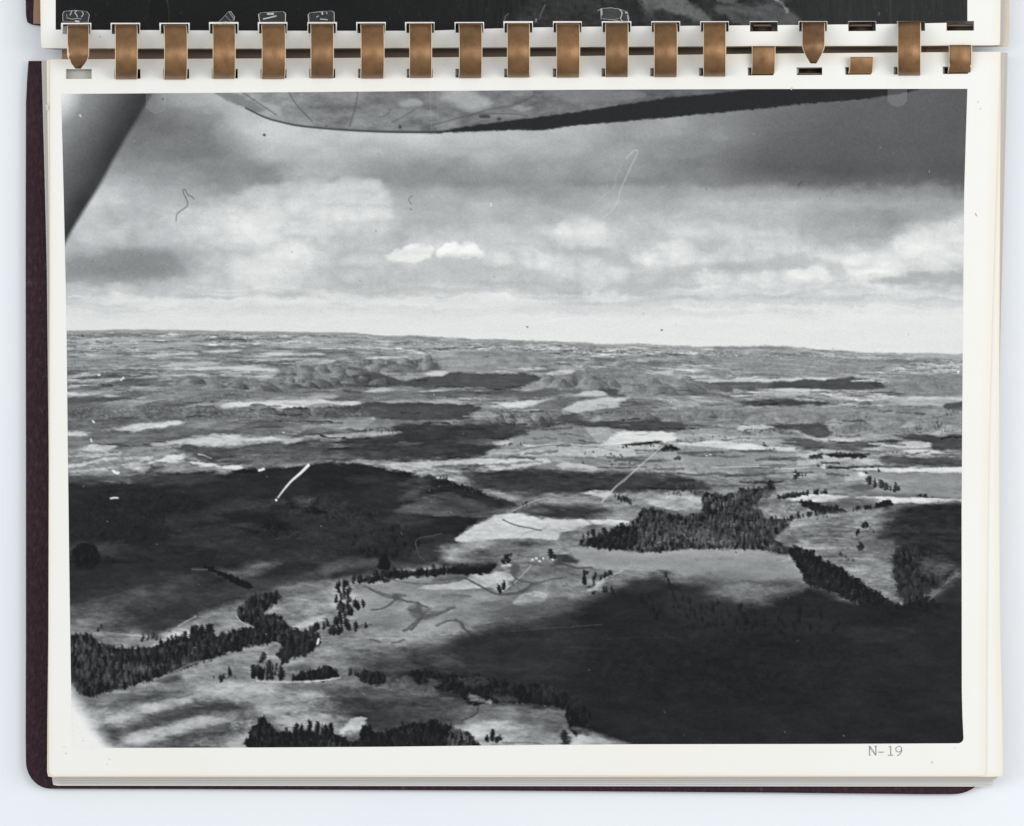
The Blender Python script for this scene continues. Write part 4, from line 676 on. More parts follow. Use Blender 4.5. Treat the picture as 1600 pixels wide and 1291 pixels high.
    for x, y, w, h in ((832, 875, 5, 3), (838, 873, 4, 3), (843, 877, 4, 3), (849, 873, 2.5, 4), (864, 875, 5, 2.5), (820, 696, 4, 2), (826, 697, 5, 1.5), (778, 718, 4, 2), (784, 719, 3, 1.5), (1110, 711, 4, 1.6), (1104, 712, 3, 1.2), (970, 698, 4, 1.6), (985, 698, 3, 1.4), (998, 698, 3, 1.4), (1288, 727, 3, 3), (1344, 741, 5, 3), (1405, 783, 5, 1.8), (1420, 783, 4, 1.8), (1432, 784, 5, 1.6), (1242, 741, 3, 1.6), (1049, 628, 3, 1.2), (1044, 627, 2, 1), (678, 617, 2, 1.2), (585, 624, 1.4, 1), (590, 624, 1.4, 1), (443, 676, 4, 1.6), (423, 683, 4, 1.6), (503, 664, 1.5, 1), (1190, 663, 1.5, 1), (1367, 617, 4, 1)):
        poly(c, [(x-w*.5, y-h*.3), (x-w*.1, y-h*.7), (x+w*.5, y-h*.4), (x+w*.5, y+h*.4), (x-w*.5, y+h*.4)], 240, 1.2, 0, sm=False, al=.95)
    for s, w, t in (('576,920 590,927 607,934 616,934.5', 2.2, 84), ('617,938 607,946 597,951 583,953', 2.2, 80), ('622,937 635,939.5 648,942 657,945 668,949.5', 1.7, 84), ('656,957 660,963 655,970 643,984', 4.6, 82), ('643,983 630,985', 2.4, 88), ('660,963 675,962 690,958 700,953', 4.6, 88), ('700,953 706,951 711,949', 2.6, 88), ('664,957 690,955.5', 1.4, 92),
                    ('682,978 697,971 712,969', 3.4, 84), ('712,969 722,974 726,983 735,989', 3, 78), ('692,931 712,930 735,932', 3, 104), ('600,903 640,911 690,911 728,904', 1.5, 96), ('728,904 750,915 772,927 788,929', 2.4, 84), ('790,929 815,925 826,918 832,911', 3.6, 84), ('802,898 808,905 820,909 840,911 858,906 885,902', 2.4, 88), ('786,812 798,818 815,823 845,829', 1.6, 104), ('868,880 888,884 905,888 925,886', 2, 80), ('1040,900 1047,915 1056,938', 3, 46), ('612,1004 622,1003 632,999', 1.8, 92), ('578,999 592,1003', 2, 98), ('268,985 290,971 306,963', 1.3, 168), ('368,962 380,974 394,979', 1.5, 186)):
        line(c, s, t, w, .78, wob=.5)
    for s in ('614,930 622,929 624,936 616,938', '650,940 657,943 659,952 655,958 642,957 637,953 648,950 651,946', '802,880 812,884 810,893 803,897 798,890'): poly(c, s, 84, 3, 1.5, 4, .8)
    for s, t in (('745,941 770,940 782,944 755,947', 104), ('775,955 810,944 850,942 860,950 820,958', 96)): poly(c, s, t, 6, 4, 5, .6, sx=2.5)
    c.img = c.img-4*np.clip((75-c.img)/25, 0, 1)*(Y > 560)
    c.img = np.where((c.img > 185) & (Y > 560), 185+(c.img-185)*.62, c.img)
    # blinding edges of the negative, bottom left and top left
    d = np.hypot((X-48)/1.28, (Y-1212)/1.0)
    a = np.clip((112-d+fbm(X/24, Y/12, 91, 3)*30)/46, 0, 1); a = a*a*(3-2*a)
    c.img += (236-c.img)*a
    d2 = sdf(pts('70,1052 98,1056 108,1074 118,1092 134,1112 160,1150 185,1185 70,1185'), X, Y)+fbm(X/20, Y/12, 95, 3)*8
    a = np.clip(1-.5-d2/34, 0, 1); c.img += (236-c.img)*a*a*(3-2*a)
    # ---------------- aircraft wing and strut
    wg = '318,130 345,152 384,168 415,183 440,190 470,196 530,201 600,205 690,207 740,204 800,203 842,204 890,197 960,191 1030,185 1100,178 1180,171 1250,163 1290,160 1345,157 1400,147 1445,138 1445,130'
    poly(c, wg, 138, 2.0, .5, 4, 1, sm=False)
    P = smooth(pts(wg)); sl = c.box(310, 130, 1450, 212)
    ins = np.clip(.5-sdf(pts(wg), X[sl], Y[sl])/2, 0, 1)
    Xw, Yw = X[sl], Y[sl]
    t = np.interp(Xw, [320, 420, 520, 640, 760, 880, 1000, 1100], [168, 146, 128, 122, 126, 114, 106, 92])+fbm(Xw/28, Yw/12, 121, 4)*64+fbm(Xw/7, Yw/4, 125, 3)*20
    c.img[sl] += (t-c.img[sl])*ins
    Pw = lambda s, tt, soft=6, rag=3, al=.7: poly(c, s, tt, soft, rag, 6, al)
    Pw('690,152 720,140 745,146 765,162 735,170 712,162', 184, 14); Pw('622,160 640,154 658,158 655,166 630,166', 176, 8); Pw('800,168 815,163 830,170 815,175', 160); Pw('400,160 430,165 440,180 415,178', 172, 8)
    Pw('330,140 372,148 415,170 400,175 360,160', 112, 6, 3, .6); Pw('860,145 940,140 1010,146 980,156 900,160', 130)
    for s in ('448,136 462,162 488,190', '560,138 556,165 546,198', '648,172 630,182 612,192', '372,140 410,165 432,180', '835,150 800,165 760,172 728,184', '748,178 800,178 826,182', '700,205 760,188', '660,200 740,178'): line(c, s, 88, 2.2, .6)
    for x, y, q in ((757, 182, 7), (780, 186, 3), (625, 198, 2)): poly(c, [(x-q, y-2), (x+q, y-2), (x+q, y+2.5), (x-q, y+2)], 60, 3, 1, 4, .8)
    for x in (672, 683): line(c, [(x, 140), (x+2, 205)], 168, 1, .35)
    line(c, '384,169 415,184 440,191 470,197 530,202.5 600,206 690,207', 66, 2.6, .9, w2=4)
    poly(c, '670,208 740,196 800,188 850,182 900,175 960,166 1010,158 1060,151 1120,146 1165,140 1180,128 1470,128 1445,139 1400,147 1345,156 1290,160 1250,163 1180,171 1100,178 1030,185 960,191 890,197 842,204 800,203 740,206', 47, 3.6, 1.9, 3.4, 1, sm=False, an=1.8)
    poly(c, '1060,140 1120,140 1125,145 1060,149', 110, 5, 2, 5, .5)
    # strut: round tube seen out of focus
    ex, ey = 238-101, 147-381; L = np.hypot(ex, ey); nx, ny = -ey/L, ex/L      # normal to the right of the edge
    d = (X-101)*nx+(Y-381)*ny+fbm(X/60, Y/60, 131, 2)*5
    tt = np.interp(-d, [-2, 4, 12, 28, 48, 70, 95, 118, 140], [74, 58, 60, 76, 100, 126, 152, 188, 222])
    tt += np.clip((Y-190)/190, 0, 1)*np.interp(-d, [0, 30, 60, 100], [0, 10, -10, -40])+fbm(X/40, Y/40, 133, 3)*14
    tt += (238-tt)*np.clip((46-np.hypot(X-86, (Y-138)*.75))/40, 0, 1)
    a = np.clip(.5-d/9, 0, 1); a = a*a*(3-2*a)
    c.img += (tt-c.img)*a
    # scratches, hairs and dust of the negative
    line(c, '482,727 470,739 455,752 443,766 434,778', 244, 4.4, 1, w2=1.6); poly(c, [(430, 780), (433, 780), (433, 783), (430, 783)], 240, 1.5)
    for s, w in (('177,736 181,739 185,739', 4), ('173,779 178,778 184,778', 2.6), ('405,735 409,734 412,733', 4), ('153,586 156,586', 2.5), ('189,594 193,590', 2.5), ('145,658 147,660', 2.5), ('142,686 143,690', 2), ('496,1006 498,999', 3.4), ('767,318 767,321', 1.8), ('1497,583 1498,580', 2.5), ('125,180 126,182', 2), ('1150,555 1151,556', 1.5)):
        line(c, s, 240, w, .95)
    line(c, '275,345 276,337 279,332 288,326 293,321 292,313 288,305 286,299 288,296 291,300 294,305 299,307 303,311', 84, 1.4, .85)
    line(c, '644,306 640,309 639,314 643,319', 96, 1.3, .8); line(c, '641,326 643,328', 96, 1.5, .8); line(c, '1247,290 1253,284', 70, 1.6, .8); line(c, '592,183 604,180 610,171', 78, 1.2, .7)
    line(c, '940,342 955,330 965,315 970,296 985,262 994,244 996,236 990,236 978,248', 208, 1.8, .5); line(c, '915,330 945,305 960,292 963,275 972,256', 200, 1.3, .35)
    for x, y, r in ((413, 211, 2.6), (129, 525, 1.8), (434, 528, 1), (1034, 516, 1.6), (824, 511, 1.3), (510, 197, 1), (1150, 863, 1.2), (254, 155, 1.6)): line(c, [(x-.4, y), (x+.4, y)], 58, r*1.5, .9)
    g = np.random.RandomState(9)
    for k in range(130):
        x, y = g.uniform(105, 1500), g.uniform(200, 1160); b = g.rand() < .72
        line(c, [(x, y), (x+g.normal()*1.2, y+g.normal()*1.2)], 205 if b else 70, g.uniform(.7, 1.3), g.uniform(.25, .7))
    n = g.normal(size=c.img.shape).astype(np.float32)
    n = (n+np.roll(n, 1, 0)*.5+np.roll(n, 1, 1)*.5)/1.2
    c.img = np.clip(c.img+n*2.2*np.clip(c.img/110, .45, 1)*np.clip((240-c.img)/30, .15, 1), 36, 243)
    return c
# ------------------------------------------------------------------ helpers
def W(px, py, z):
    """layout units -> metres on the plane at height z, as the copy camera sees it"""
    f = K*(H-z)/(H-ZP)
    return ((px-800)*f, -(py-645.5)*f, z)
def lin(v):
    v = np.asarray(v, float)/255.
    return np.where(v <= .04045, v/12.92, ((v+.055)/1.055)**2.4)
def mesh(name, V, F, mats, parent=None, fmat=None, smooth_=False):
    me = bpy.data.meshes.new(name); me.from_pydata([tuple(v) for v in V], [], [tuple(f) for f in F]); me.update()
    for m in (mats if isinstance(mats, list) else [mats]): me.materials.append(m)
    if fmat is not None: me.polygons.foreach_set('material_index', np.asarray(fmat, np.int32))
    if smooth_: me.polygons.foreach_set('use_smooth', np.ones(len(me.polygons), bool))
    o = bpy.data.objects.new(name, me); col.objects.link(o)
    if parent: o.parent = parent
    return o
def tag(o, label=None, cat=None, group=None, kind=None):
    for k, v in (('label', label), ('category', cat), ('group', group), ('kind', kind)):
        if v: o[k] = v
    return o
def empty(name, loc):
    o = bpy.data.objects.new(name, None); col.objects.link(o); o.location = loc; o.empty_display_size = .01
    return o
def attr(o, name, vals, typ='FLOAT'):
    a = o.data.attributes.new(name, typ, 'POINT')
    if typ == 'FLOAT': a.data.foreach_set('value', np.asarray(vals, np.float32))
    else: a.data.foreach_set('color', np.asarray(vals, np.float32).ravel())

# ------------------------------------------------------------------ materials
def material(name):
    m = bpy.data.materials.new(name); m.use_nodes = True
    nt = m.node_tree; b = nt.nodes['Principled BSDF']
    return m, nt, b
def nn(nt, t, **kw):
    n = nt.nodes.new(t)
    for k, v in kw.items(): setattr(n, k, v)
    return n
def noise_bump(nt, b, scale, strength, dist, detail=4, coord=None, stretch=None):
    tc = nn(nt, 'ShaderNodeTexCoord'); mp = nn(nt, 'ShaderNodeMapping')
    if stretch: mp.inputs['Scale'].default_value = stretch
    nz = nn(nt, 'ShaderNodeTexNoise'); nz.inputs['Scale'].default_value = scale; nz.inputs['Detail'].default_value = detail
    bp = nn(nt, 'ShaderNodeBump'); bp.inputs['Strength'].default_value = strength; bp.inputs['Distance'].default_value = dist
    nt.links.new(tc.outputs['Object'], mp.inputs[0]); nt.links.new(mp.outputs[0], nz.inputs['Vector'])
    nt.links.new(nz.outputs[0], bp.inputs['Height']); nt.links.new(bp.outputs[0], b.inputs['Normal'])
    return nz
def ramp(nt, fac, stops):
    r = nn(nt, 'ShaderNodeValToRGB'); e = r.color_ramp.elements
    while len(e) < len(stops): e.new(.5)
    for q, (p, c) in zip(e, stops): q.position = p; q.color = (*c, 1)
    nt.links.new(fac, r.inputs[0]); return r
def paper_mat(name, base, aged, spec=.15):
    """photographic paper: even, faintly mottled, yellowed along the edges (attribute age) with noise"""
    m, nt, b = material(name)
    b.inputs['Roughness'].default_value = .6; b.inputs['Specular IOR Level'].default_value = spec
    a = nn(nt, 'ShaderNodeAttribute', attribute_name='age')
    tc = nn(nt, 'ShaderNodeTexCoord'); nz = nn(nt, 'ShaderNodeTexNoise'); nz.inputs['Scale'].default_value = 26; nz.inputs['Detail'].default_value = 5
    nt.links.new(tc.outputs['Object'], nz.inputs['Vector'])
    mu = nn(nt, 'ShaderNodeMath', operation='MULTIPLY_ADD'); mu.inputs[1].default_value = .9; mu.inputs[2].default_value = -.40
    nt.links.new(nz.outputs[0], mu.inputs[0])
    ad = nn(nt, 'ShaderNodeMath', operation='ADD', use_clamp=True); nt.links.new(a.outputs['Fac'], ad.inputs[0]); nt.links.new(mu.outputs[0], ad.inputs[1])
    r = ramp(nt, ad.outputs[0], [(0, base), (1, aged)])
    nt.links.new(r.outputs[0], b.inputs['Base Color'])
    return m
M_page = paper_mat('photo_paper', (.80, .796, .765), (.79, .735, .63))
M_old = paper_mat('aged_paper', (.76, .72, .63), (.66, .56, .44))
M_grey = paper_mat('sleeve_edge', (.50, .50, .48), (.54, .50, .46), .4)
M_pale = paper_mat('pale_sleeve_edge', (.63, .62, .61), (.60, .58, .56), .3)
M_beige = paper_mat('beige_paper', (.60, .54, .48), (.56, .49, .43))

def print_mat(name):
    m, nt, b = material(name)
    a = nn(nt, 'ShaderNodeAttribute', attribute_name='tone')
    tc = nn(nt, 'ShaderNodeTexCoord'); nz = nn(nt, 'ShaderNodeTexNoise'); nz.inputs['Scale'].default_value = 2600; nz.inputs['Detail'].default_value = 2
    nt.links.new(tc.outputs['Object'], nz.inputs['Vector'])
    r = ramp(nt, nz.outputs[0], [(.3, (.955, .955, .955)), (.7, (1.045, 1.045, 1.045))])
    mx = nn(nt, 'ShaderNodeMix', data_type='RGBA', blend_type='MULTIPLY'); mx.inputs['Factor'].default_value = 1
    nt.links.new(a.outputs['Color'], mx.inputs['A']); nt.links.new(r.outputs[0], mx.inputs['B'])
    nt.links.new(mx.outputs['Result'], b.inputs['Base Color'])
    b.inputs['Roughness'].default_value = .42; b.inputs['Specular IOR Level'].default_value = .04
    return m
M_print = print_mat('silver_gelatin_print')

M_table, nt, b = material('white_table_paper')
b.inputs['Roughness'].default_value = .7; b.inputs['Specular IOR Level'].default_value = .1
tc = nn(nt, 'ShaderNodeTexCoord'); nz = nn(nt, 'ShaderNodeTexNoise'); nz.inputs['Scale'].default_value = 9; nz.inputs['Detail'].default_value = 3
nt.links.new(tc.outputs['Object'], nz.inputs['Vector'])
r = ramp(nt, nz.outputs[0], [(.3, (.765, .80, .84)), (.7, (.80, .825, .855))]); nt.links.new(r.outputs[0], b.inputs['Base Color'])

def leather(name):
    """grained leatherette: pebbled relief, rubbed tips of the grain slightly paler"""
    m, nt, b = material(name)
    b.inputs['Roughness'].default_value = .62; b.inputs['Specular IOR Level'].default_value = .16
    tc = nn(nt, 'ShaderNodeTexCoord'); mp = nn(nt, 'ShaderNodeMapping'); mp.inputs['Scale'].default_value = (1.25, .7, 1)
    nt.links.new(tc.outputs['Object'], mp.inputs[0])
    vo = nn(nt, 'ShaderNodeTexVoronoi', feature='SMOOTH_F1'); vo.inputs['Scale'].default_value = 1100
    n1 = nn(nt, 'ShaderNodeTexNoise'); n1.inputs['Scale'].default_value = 620; n1.inputs['Detail'].default_value = 5
    n2 = nn(nt, 'ShaderNodeTexNoise'); n2.inputs['Scale'].default_value = 60; n2.inputs['Detail'].default_value = 4
    for t_ in (vo, n1, n2): nt.links.new(mp.outputs[0], t_.inputs['Vector'])
    ad = nn(nt, 'ShaderNodeMath', operation='ADD'); nt.links.new(vo.outputs['Distance'], ad.inputs[0]); nt.links.new(n1.outputs[0], ad.inputs[1])
    bp = nn(nt, 'ShaderNodeBump'); bp.inputs['Strength'].default_value = .8; bp.inputs['Distance'].default_value = .00035
    nt.links.new(ad.outputs[0], bp.inputs['Height']); nt.links.new(bp.outputs[0], b.inputs['Normal'])
    mu = nn(nt, 'ShaderNodeMath', operation='MULTIPLY_ADD'); mu.inputs[1].default_value = .22; nt.links.new(n2.outputs[0], mu.inputs[0]); nt.links.new(n1.outputs[0], mu.inputs[2])
    r = ramp(nt, mu.outputs[0], [(.45, (.024, .0098, .0150)), (.68, (.036, .0155, .022)), (.80, (.050, .025, .032)), (.90, (.10, .065, .075))]); nt.links.new(r.outputs[0], b.inputs['Base Color'])
    return m
M_cover = leather('maroon_leatherette')
M_tan, nt, b = material('tan_lining')
b.inputs['Base Color'].default_value = (.30, .185, .115, 1); b.inputs['Roughness'].default_value = .7
noise_bump(nt, b, 700, .3, .0003)

M_ring, nt, b = material('bronze_plastic')
b.inputs['Metallic'].default_value = .52; b.inputs['Roughness'].default_value = .43
nz = noise_bump(nt, b, 1500, .22, .0002, 3, stretch=(6, .35, 1))
r = ramp(nt, nz.outputs[0], [(.3, (.205, .109, .047)), (.7, (.272, .152, .068))]); oi = nn(nt, 'ShaderNodeObjectInfo'); r2 = ramp(nt, oi.outputs['Random'], [(0, (.80, .80, .82)), (1, (1.16, 1.14, 1.10))])
n3 = nn(nt, 'ShaderNodeTexNoise'); n3.inputs['Scale'].default_value = 260; n3.inputs['Detail'].default_value = 5; tc3 = nn(nt, 'ShaderNodeTexCoord'); nt.links.new(tc3.outputs['Object'], n3.inputs['Vector'])
r3 = ramp(nt, n3.outputs[0], [(.28, (.72, .70, .68)), (.55, (1, 1, 1))])
m1 = nn(nt, 'ShaderNodeMix', data_type='RGBA', blend_type='MULTIPLY'); m1.inputs['Factor'].default_value = 1; nt.links.new(r.outputs[0], m1.inputs['A']); nt.links.new(r2.outputs[0], m1.inputs['B'])
m2 = nn(nt, 'ShaderNodeMix', data_type='RGBA', blend_type='MULTIPLY'); m2.inputs['Factor'].default_value = 1; nt.links.new(m1.outputs['Result'], m2.inputs['A']); nt.links.new(r3.outputs[0], m2.inputs['B'])
nt.links.new(m2.outputs['Result'], b.inputs['Base Color'])
M_spine, nt, b = material('bronze_plastic_spine')
b.inputs['Base Color'].default_value = (.13, .09, .062, 1); b.inputs['Roughness'].default_value = .5; b.inputs['Metallic'].default_value = .2
noise_bump(nt, b, 300, .2, .0003, stretch=(.2, 4, 1))
M_rim, nt, b = material('cut_plastic_edge')
b.inputs['Base Color'].default_value = (.74, .60, .43, 1); b.inputs['Roughness'].default_value = .45
M_ink, nt, b = material('typewriter_ink')
b.inputs['Roughness'].default_value = .9; b.inputs['Specular IOR Level'].default_value = .05
tc = nn(nt, 'ShaderNodeTexCoord'); nz = nn(nt, 'ShaderNodeTexNoise'); nz.inputs['Scale'].default_value = 2200
nt.links.new(tc.outputs['Object'], nz.inputs['Vector']); r = ramp(nt, nz.outputs[0], [(.3, (.17, .17, .175)), (.72, (.40, .40, .40))]); nt.links.new(r.outputs[0], b.inputs['Base Color'])
M_speck, nt, b = material('grey_smudge'); b.inputs['Base Color'].default_value = (.58, .57, .54, 1); b.inputs['Roughness'].default_value = .9
M_red, nt, b = material('red_pencil'); b.inputs['Base Color'].default_value = (.62, .2, .2, 1); b.inputs['Roughness'].default_value = .9

def tape_mat(name, body, rim):
    """clear adhesive tape: mostly see-through, creases and cut edges catch the light (attribute edge)"""
    m, nt, b = material(name)
    b.inputs['Base Color'].default_value = (.86, .88, .90, 1); b.inputs['Roughness'].default_value = .3
    tr = nn(nt, 'ShaderNodeBsdfTransparent'); mx = nn(nt, 'ShaderNodeMixShader')
    a = nn(nt, 'ShaderNodeAttribute', attribute_name='edge')
    mr = nn(nt, 'ShaderNodeMapRange'); mr.inputs['To Min'].default_value = body; mr.inputs['To Max'].default_value = rim
    nt.links.new(a.outputs['Fac'], mr.inputs[0]); nt.links.new(mr.outputs[0], mx.inputs[0])
    nt.links.new(tr.outputs[0], mx.inputs[1]); nt.links.new(b.outputs[0], mx.inputs[2])
    nt.links.new(mx.outputs[0], nt.nodes['Material Output'].inputs[0])
    return m
M_tape = tape_mat('clear_tape_film', .03, .62)
M_tab = tape_mat('matte_tape_film', .06, .11)

# ------------------------------------------------------------------ table
def box_plate(name, P, z0, z1, mat, parent=None, bevel=0., smooth_=False, zc=None):
    """a flat sheet with thickness from an outline in layout units"""
    n = len(P); V = [W(x, y, z1) for x, y in P]+[W(x, y, z1)[:2]+(z0,) for x, y in P]
    F = [tuple(range(n))[::-1], tuple(range(n, 2*n))]+[(i, (i+1) % n, n+(i+1) % n, n+i) for i in range(n)]
    o = mesh(name, V, F, mat, parent)
    import bmesh
    bm = bmesh.new(); bm.from_mesh(o.data); bmesh.ops.recalc_face_normals(bm, faces=bm.faces)
    if bevel:
        ed = [e for e in bm.edges if all(v.co.z > (z0+z1)/2 for v in e.verts)]
        bmesh.ops.bevel(bm, geom=ed, offset=bevel, segments=3, affect='EDGES', profile=.5)
    bm.to_mesh(o.data); bm.free()
    return o
t = mesh('tabletop', [(-1.2, -1.2, 0), (1.2, -1.2, 0), (1.2, 1.2, 0), (-1.2, 1.2, 0)], [(0, 1, 2, 3)], M_table)
tag(t, kind='structure')

def arc(cx, cy, rx, ry, a0, a1, n=10):
    return [(cx+rx*math.cos(math.radians(a0+(a1-a0)*i/n)), cy+ry*math.sin(math.radians(a0+(a1-a0)*i/n))) for i in range(n+1)]
# ------------------------------------------------------------------ covers
P = [(44, 95), (42, 120), (40, 160), (39.5, 400), (40, 700), (40, 1000), (39.5, 1150)]+arc(79, 1190, 39, 43, 180, 90, 12)+[(300, 1233.5), (800, 1236), (1200, 1239), (1440, 1241.5)]+arc(1490, 1203, 48, 38.5, 90, 0, 10)+[(1538, 96), (800, 97)]
o = box_plate('back_cover', P, .0002, .0032, M_cover, bevel=.0006)
tag(o, 'dark maroon leatherette back cover with rounded corners, lying under the lower pages', 'album cover')
fc = empty('front_cover', W(40, 0, 0))
P = [(39, -60), (39.5, 0), (40, 25), (42, 34), (48, 37), (60, 38.5), (1500, 30), (1520, 20), (1520, -60)]
def local(o, root): o.location = -root.location
o = box_plate('board', P, .0002, .0032, M_cover, fc, bevel=.0007); local(o, fc)
P = [(53.5, -60), (53, 0), (52, 20), (52, 37.2), (80, 37.6), (1400, 31), (1400, -60)]
o = box_plate('lining', P, .0032, .0037, M_tan, fc); local(o, fc); o['label'] = 'tan paper lining glued inside the cover'
tag(fc, 'maroon front cover turned over at top left, a strip of tan lining showing', 'album cover')

# ------------------------------------------------------------------ pages with punched slots
NS = 19
def up_slot(i): return (98+76.72*i, 141+76.72*i)
def lo_slot(i): return (102.7+76.1*i, 143.2+76.1*i)
def lerp(pts_, q):
    p = np.array(pts_, float); return float(np.interp(q, p[:, 0], p[:, 1]))
def page(name, L, Rr, T, B, slots, sy0, sy1, z, th, mat, parent=None, age=1., ys=None, corner=0., wave=None, dx=0., dy=0., aw=(9, 16)):
    """L,R: x of the side edges as (y,x) points; T,B: y of top/bottom edges as (x,y) points; slots cut right through"""
    xb = [None]+[None]                                   # left edge, inner left
    xs = []
    for a, b_ in slots: xs += [a+dx, b_+dx]
    extra = 2
    ylev = ys or [200, 300, 420, 560, 700, 850, 1000, 1120]
    ncol = 2+len(xs)+2
    def colx(c, y):
        l, r_ = lerp(L, y), lerp(Rr, y)
        if c == 0: return l
        if c == 1: return l+aw[0]
        if c == ncol-1: return r_
        if c == ncol-2: return r_-aw[1]
        return xs[c-2]
    rows = []
    tmid = lambda x: lerp(T, x)
    def rowy(kind):
        return kind
    lev = [('T', 0), ('S0', 0), ('S1', 0)] if sy0[0][1] > T[0][1]-1 and sy0[0][1] > 60 else [('T', 0)]
    lower = sy0[0][1] > 60
    levels = (['T', 'S0', 'S1']+[float(y) for y in ylev]+['Bi', 'B']) if lower else ([ -80., -20., 10.]+['S0', 'S1', 'Bi', 'B'])
    def yof(lv, x):
        if lv == 'T': return lerp(T, x)
        if lv == 'B': return lerp(B, x)
        if lv == 'Bi': return lerp(B, x)-9
        if lv == 'S0': return lerp(sy0, x)+dy
        if lv == 'S1': return lerp(sy1, x)+dy
        return lv
    V, A, idx = [], [], {}
    for j, lv in enumerate(levels):
        for c in range(ncol):
            x = colx(c, yof(lv, 800 if c not in (0, 1) else 70)); y = yof(lv, x); x = colx(c, y)
            if corner and lv == 'B':
                if c == 0: x += corner*.45; y -= corner*.25
                if c == ncol-1: x -= corner*.3; y -= corner*.2
            if corner and lv == 'Bi' and c == 0: x += corner*.1
            zz = z+(wave(x, y) if wave else 0)
            idx[j, c] = len(V); V.append(W(x, y, zz))
            ed = c in (0, ncol-1) or lv == 'B' or (lv == 'T' and lower)
            A.append(age*(1. if ed else .0))
    n = len(V); V += [(v[0], v[1], v[2]-th) for v in V]; A += [age]*n
    F = []; used = {}
    for j in range(len(levels)-1):
        for c in range(ncol-1):
            if levels[j] == 'S0' and c >= 2 and (c-2) % 2 == 0 and c < 2+len(xs): continue
            f = (idx[j, c], idx[j+1, c], idx[j+1, c+1], idx[j, c+1]); F.append(f); F.append(tuple(q+n for q in f[::-1]))
            for a, b_ in zip(f, f[1:]+f[:1]): used[a, b_] = 1
    for (a, b_) in list(used):
        if (b_, a) not in used: F.append((b_, a, a+n, b_+n))
    o = mesh(name, V, F, mat, parent); attr(o, 'age', A)
    return o
US = [up_slot(i) for i in range(NS)]; LS = [lo_slot(i) for i in range(NS)]
SY0L, SY1L = [(100, 108), (800, 107.5), (1520, 104)], [(100, 123.5), (800, 121), (1520, 115.5)]
SY0U, SY1U = [(100, 38), (800, 36), (1520, 33)], [(100, 53.5), (800, 51), (1520, 48)]
# lower stack, top page first
TL = [(60, 93), (400, 91.5), (800, 89), (1200, 84), (1563, 81)]
pg = empty('album_page', W(78, 1213, ZP))
wv = lambda x, y: .0
o = page('sheet', [(93, 78), (400, 78.5), (600, 78), (900, 76.5), (1213, 76)], [(81, 1563), (300, 1556), (500, 1550), (700, 1545), (900, 1542), (1213, 1540)], TL, [(60, 1213), (800, 1212), (1563, 1213)], LS, SY0L, SY1L, ZP, .00035, M_page, pg, .75, corner=6); local(o, pg)
tag(pg, 'white album page with a black and white aerial photograph of farmland, typed N-19', 'album page')
lower = [  # left, right, bottom, z, material, age, dx, label
    ([(95, 73), (400, 77), (1000, 75.5), (1213, 73)], [(82, 1564), (500, 1561.5), (800, 1561), (1000, 1563), (1120, 1566), (1213, 1567)], [(60, 1214.5), (1567, 1214)], .0094, M_page, 1.0, 1, 'cream page directly beneath the photograph page, its right margin showing'),
    ([(95, 71), (400, 77), (1213, 79)], [(83, 1570), (300, 1566), (600, 1561), (900, 1556), (1213, 1560)], [(60, 1216.5), (1567, 1216.2)], .0084, M_beige, .9, 2, 'beige page edge showing as the first thin line under the cream pages'),
    ([(95, 68), (400, 75), (1213, 82)], [(84, 1574), (300, 1569), (600, 1561), (1213, 1558)], [(60, 1219.5), (1567, 1219)], .0074, M_grey, .4, 3.5, 'grey page sleeve edge showing below the beige page at the bottom'),
    ([(96, 66.5), (400, 74), (1213, 84)], [(86, 1574.5), (300, 1569), (600, 1560), (1213, 1553)], [(60, 1222.5), (1567, 1222.8)], .0064, M_grey, .6, 4, 'darker grey sleeve edge in the middle of the bottom layers'),
    ([(97, 65.5), (400, 73), (1213, 84)], [(88, 1574), (300, 1568), (600, 1559), (1213, 1552)], [(60, 1224.3), (1567, 1226)], .0054, M_pale, .0, 4.5, 'pale thin page edge between the grey sleeve and the lowest page'),
    ([(98, 65), (400, 73), (1213, 81)], [(88, 1573), (300, 1567), (600, 1558), (1213, 1552)], [(60, 1227.8), (1567, 1229.3)], .0044, M_pale, .7, 5, 'lowest page of the lower stack, resting on the maroon back cover'),
]
for Lx, Rx, Bx, z, mt, ag, dx, lab in lower:
    T_ = [(a, b_+.4*(1+dx)) for a, b_ in TL]
    o = page('album_page', Lx, Rx, T_, Bx, LS if dx < 3 else LS[1:], SY0L, SY1L, z, .0006, mt, None, ag, corner=5, dx=dx*.9, dy=.5*dx)
    tag(o, lab, 'album page', 'pages of the lower stack')
tag(pg, group='pages of the lower stack')
# upper stack
BU = [(60, 75.5), (400, 76), (800, 74), (1200, 72), (1563, 71)]
pu = empty('album_page', W(64, 60, ZP))
o = page('sheet', [(-90, 62), (0, 63), (80, 64)], [(-90, 1564), (0, 1563.5), (80, 1562.5)], [(0, -80)], BU, US, SY0U, SY1U, ZP, .00035, M_page, pu, .7, corner=3); local(o, pu)
tag(pu, 'turned white page above the comb carrying the bottom strip of a dark photograph', 'album page', 'pages of the upper stack')
upper = [([(-90, 66), (80, 68)], [(-90, 1567), (80, 1564.5)], 1.0, .0090, M_beige, .8, 'beige page just beneath the turned page, seen as a strip at top right'),
         ([(-90, 70), (80, 74)], [(-90, 1571), (40, 1571), (80, 1568)], 1.4, .0078, M_grey, .5, 'grey sleeve edge in the upper stack at top right, second strip'),
         ([(-90, 72), (80, 76)], [(-90, 1577.5), (50, 1577), (80, 1575.5)], 1.8, .0064, M_old, 1.0, 'pale outermost page of the upper stack, its edge farthest right')]
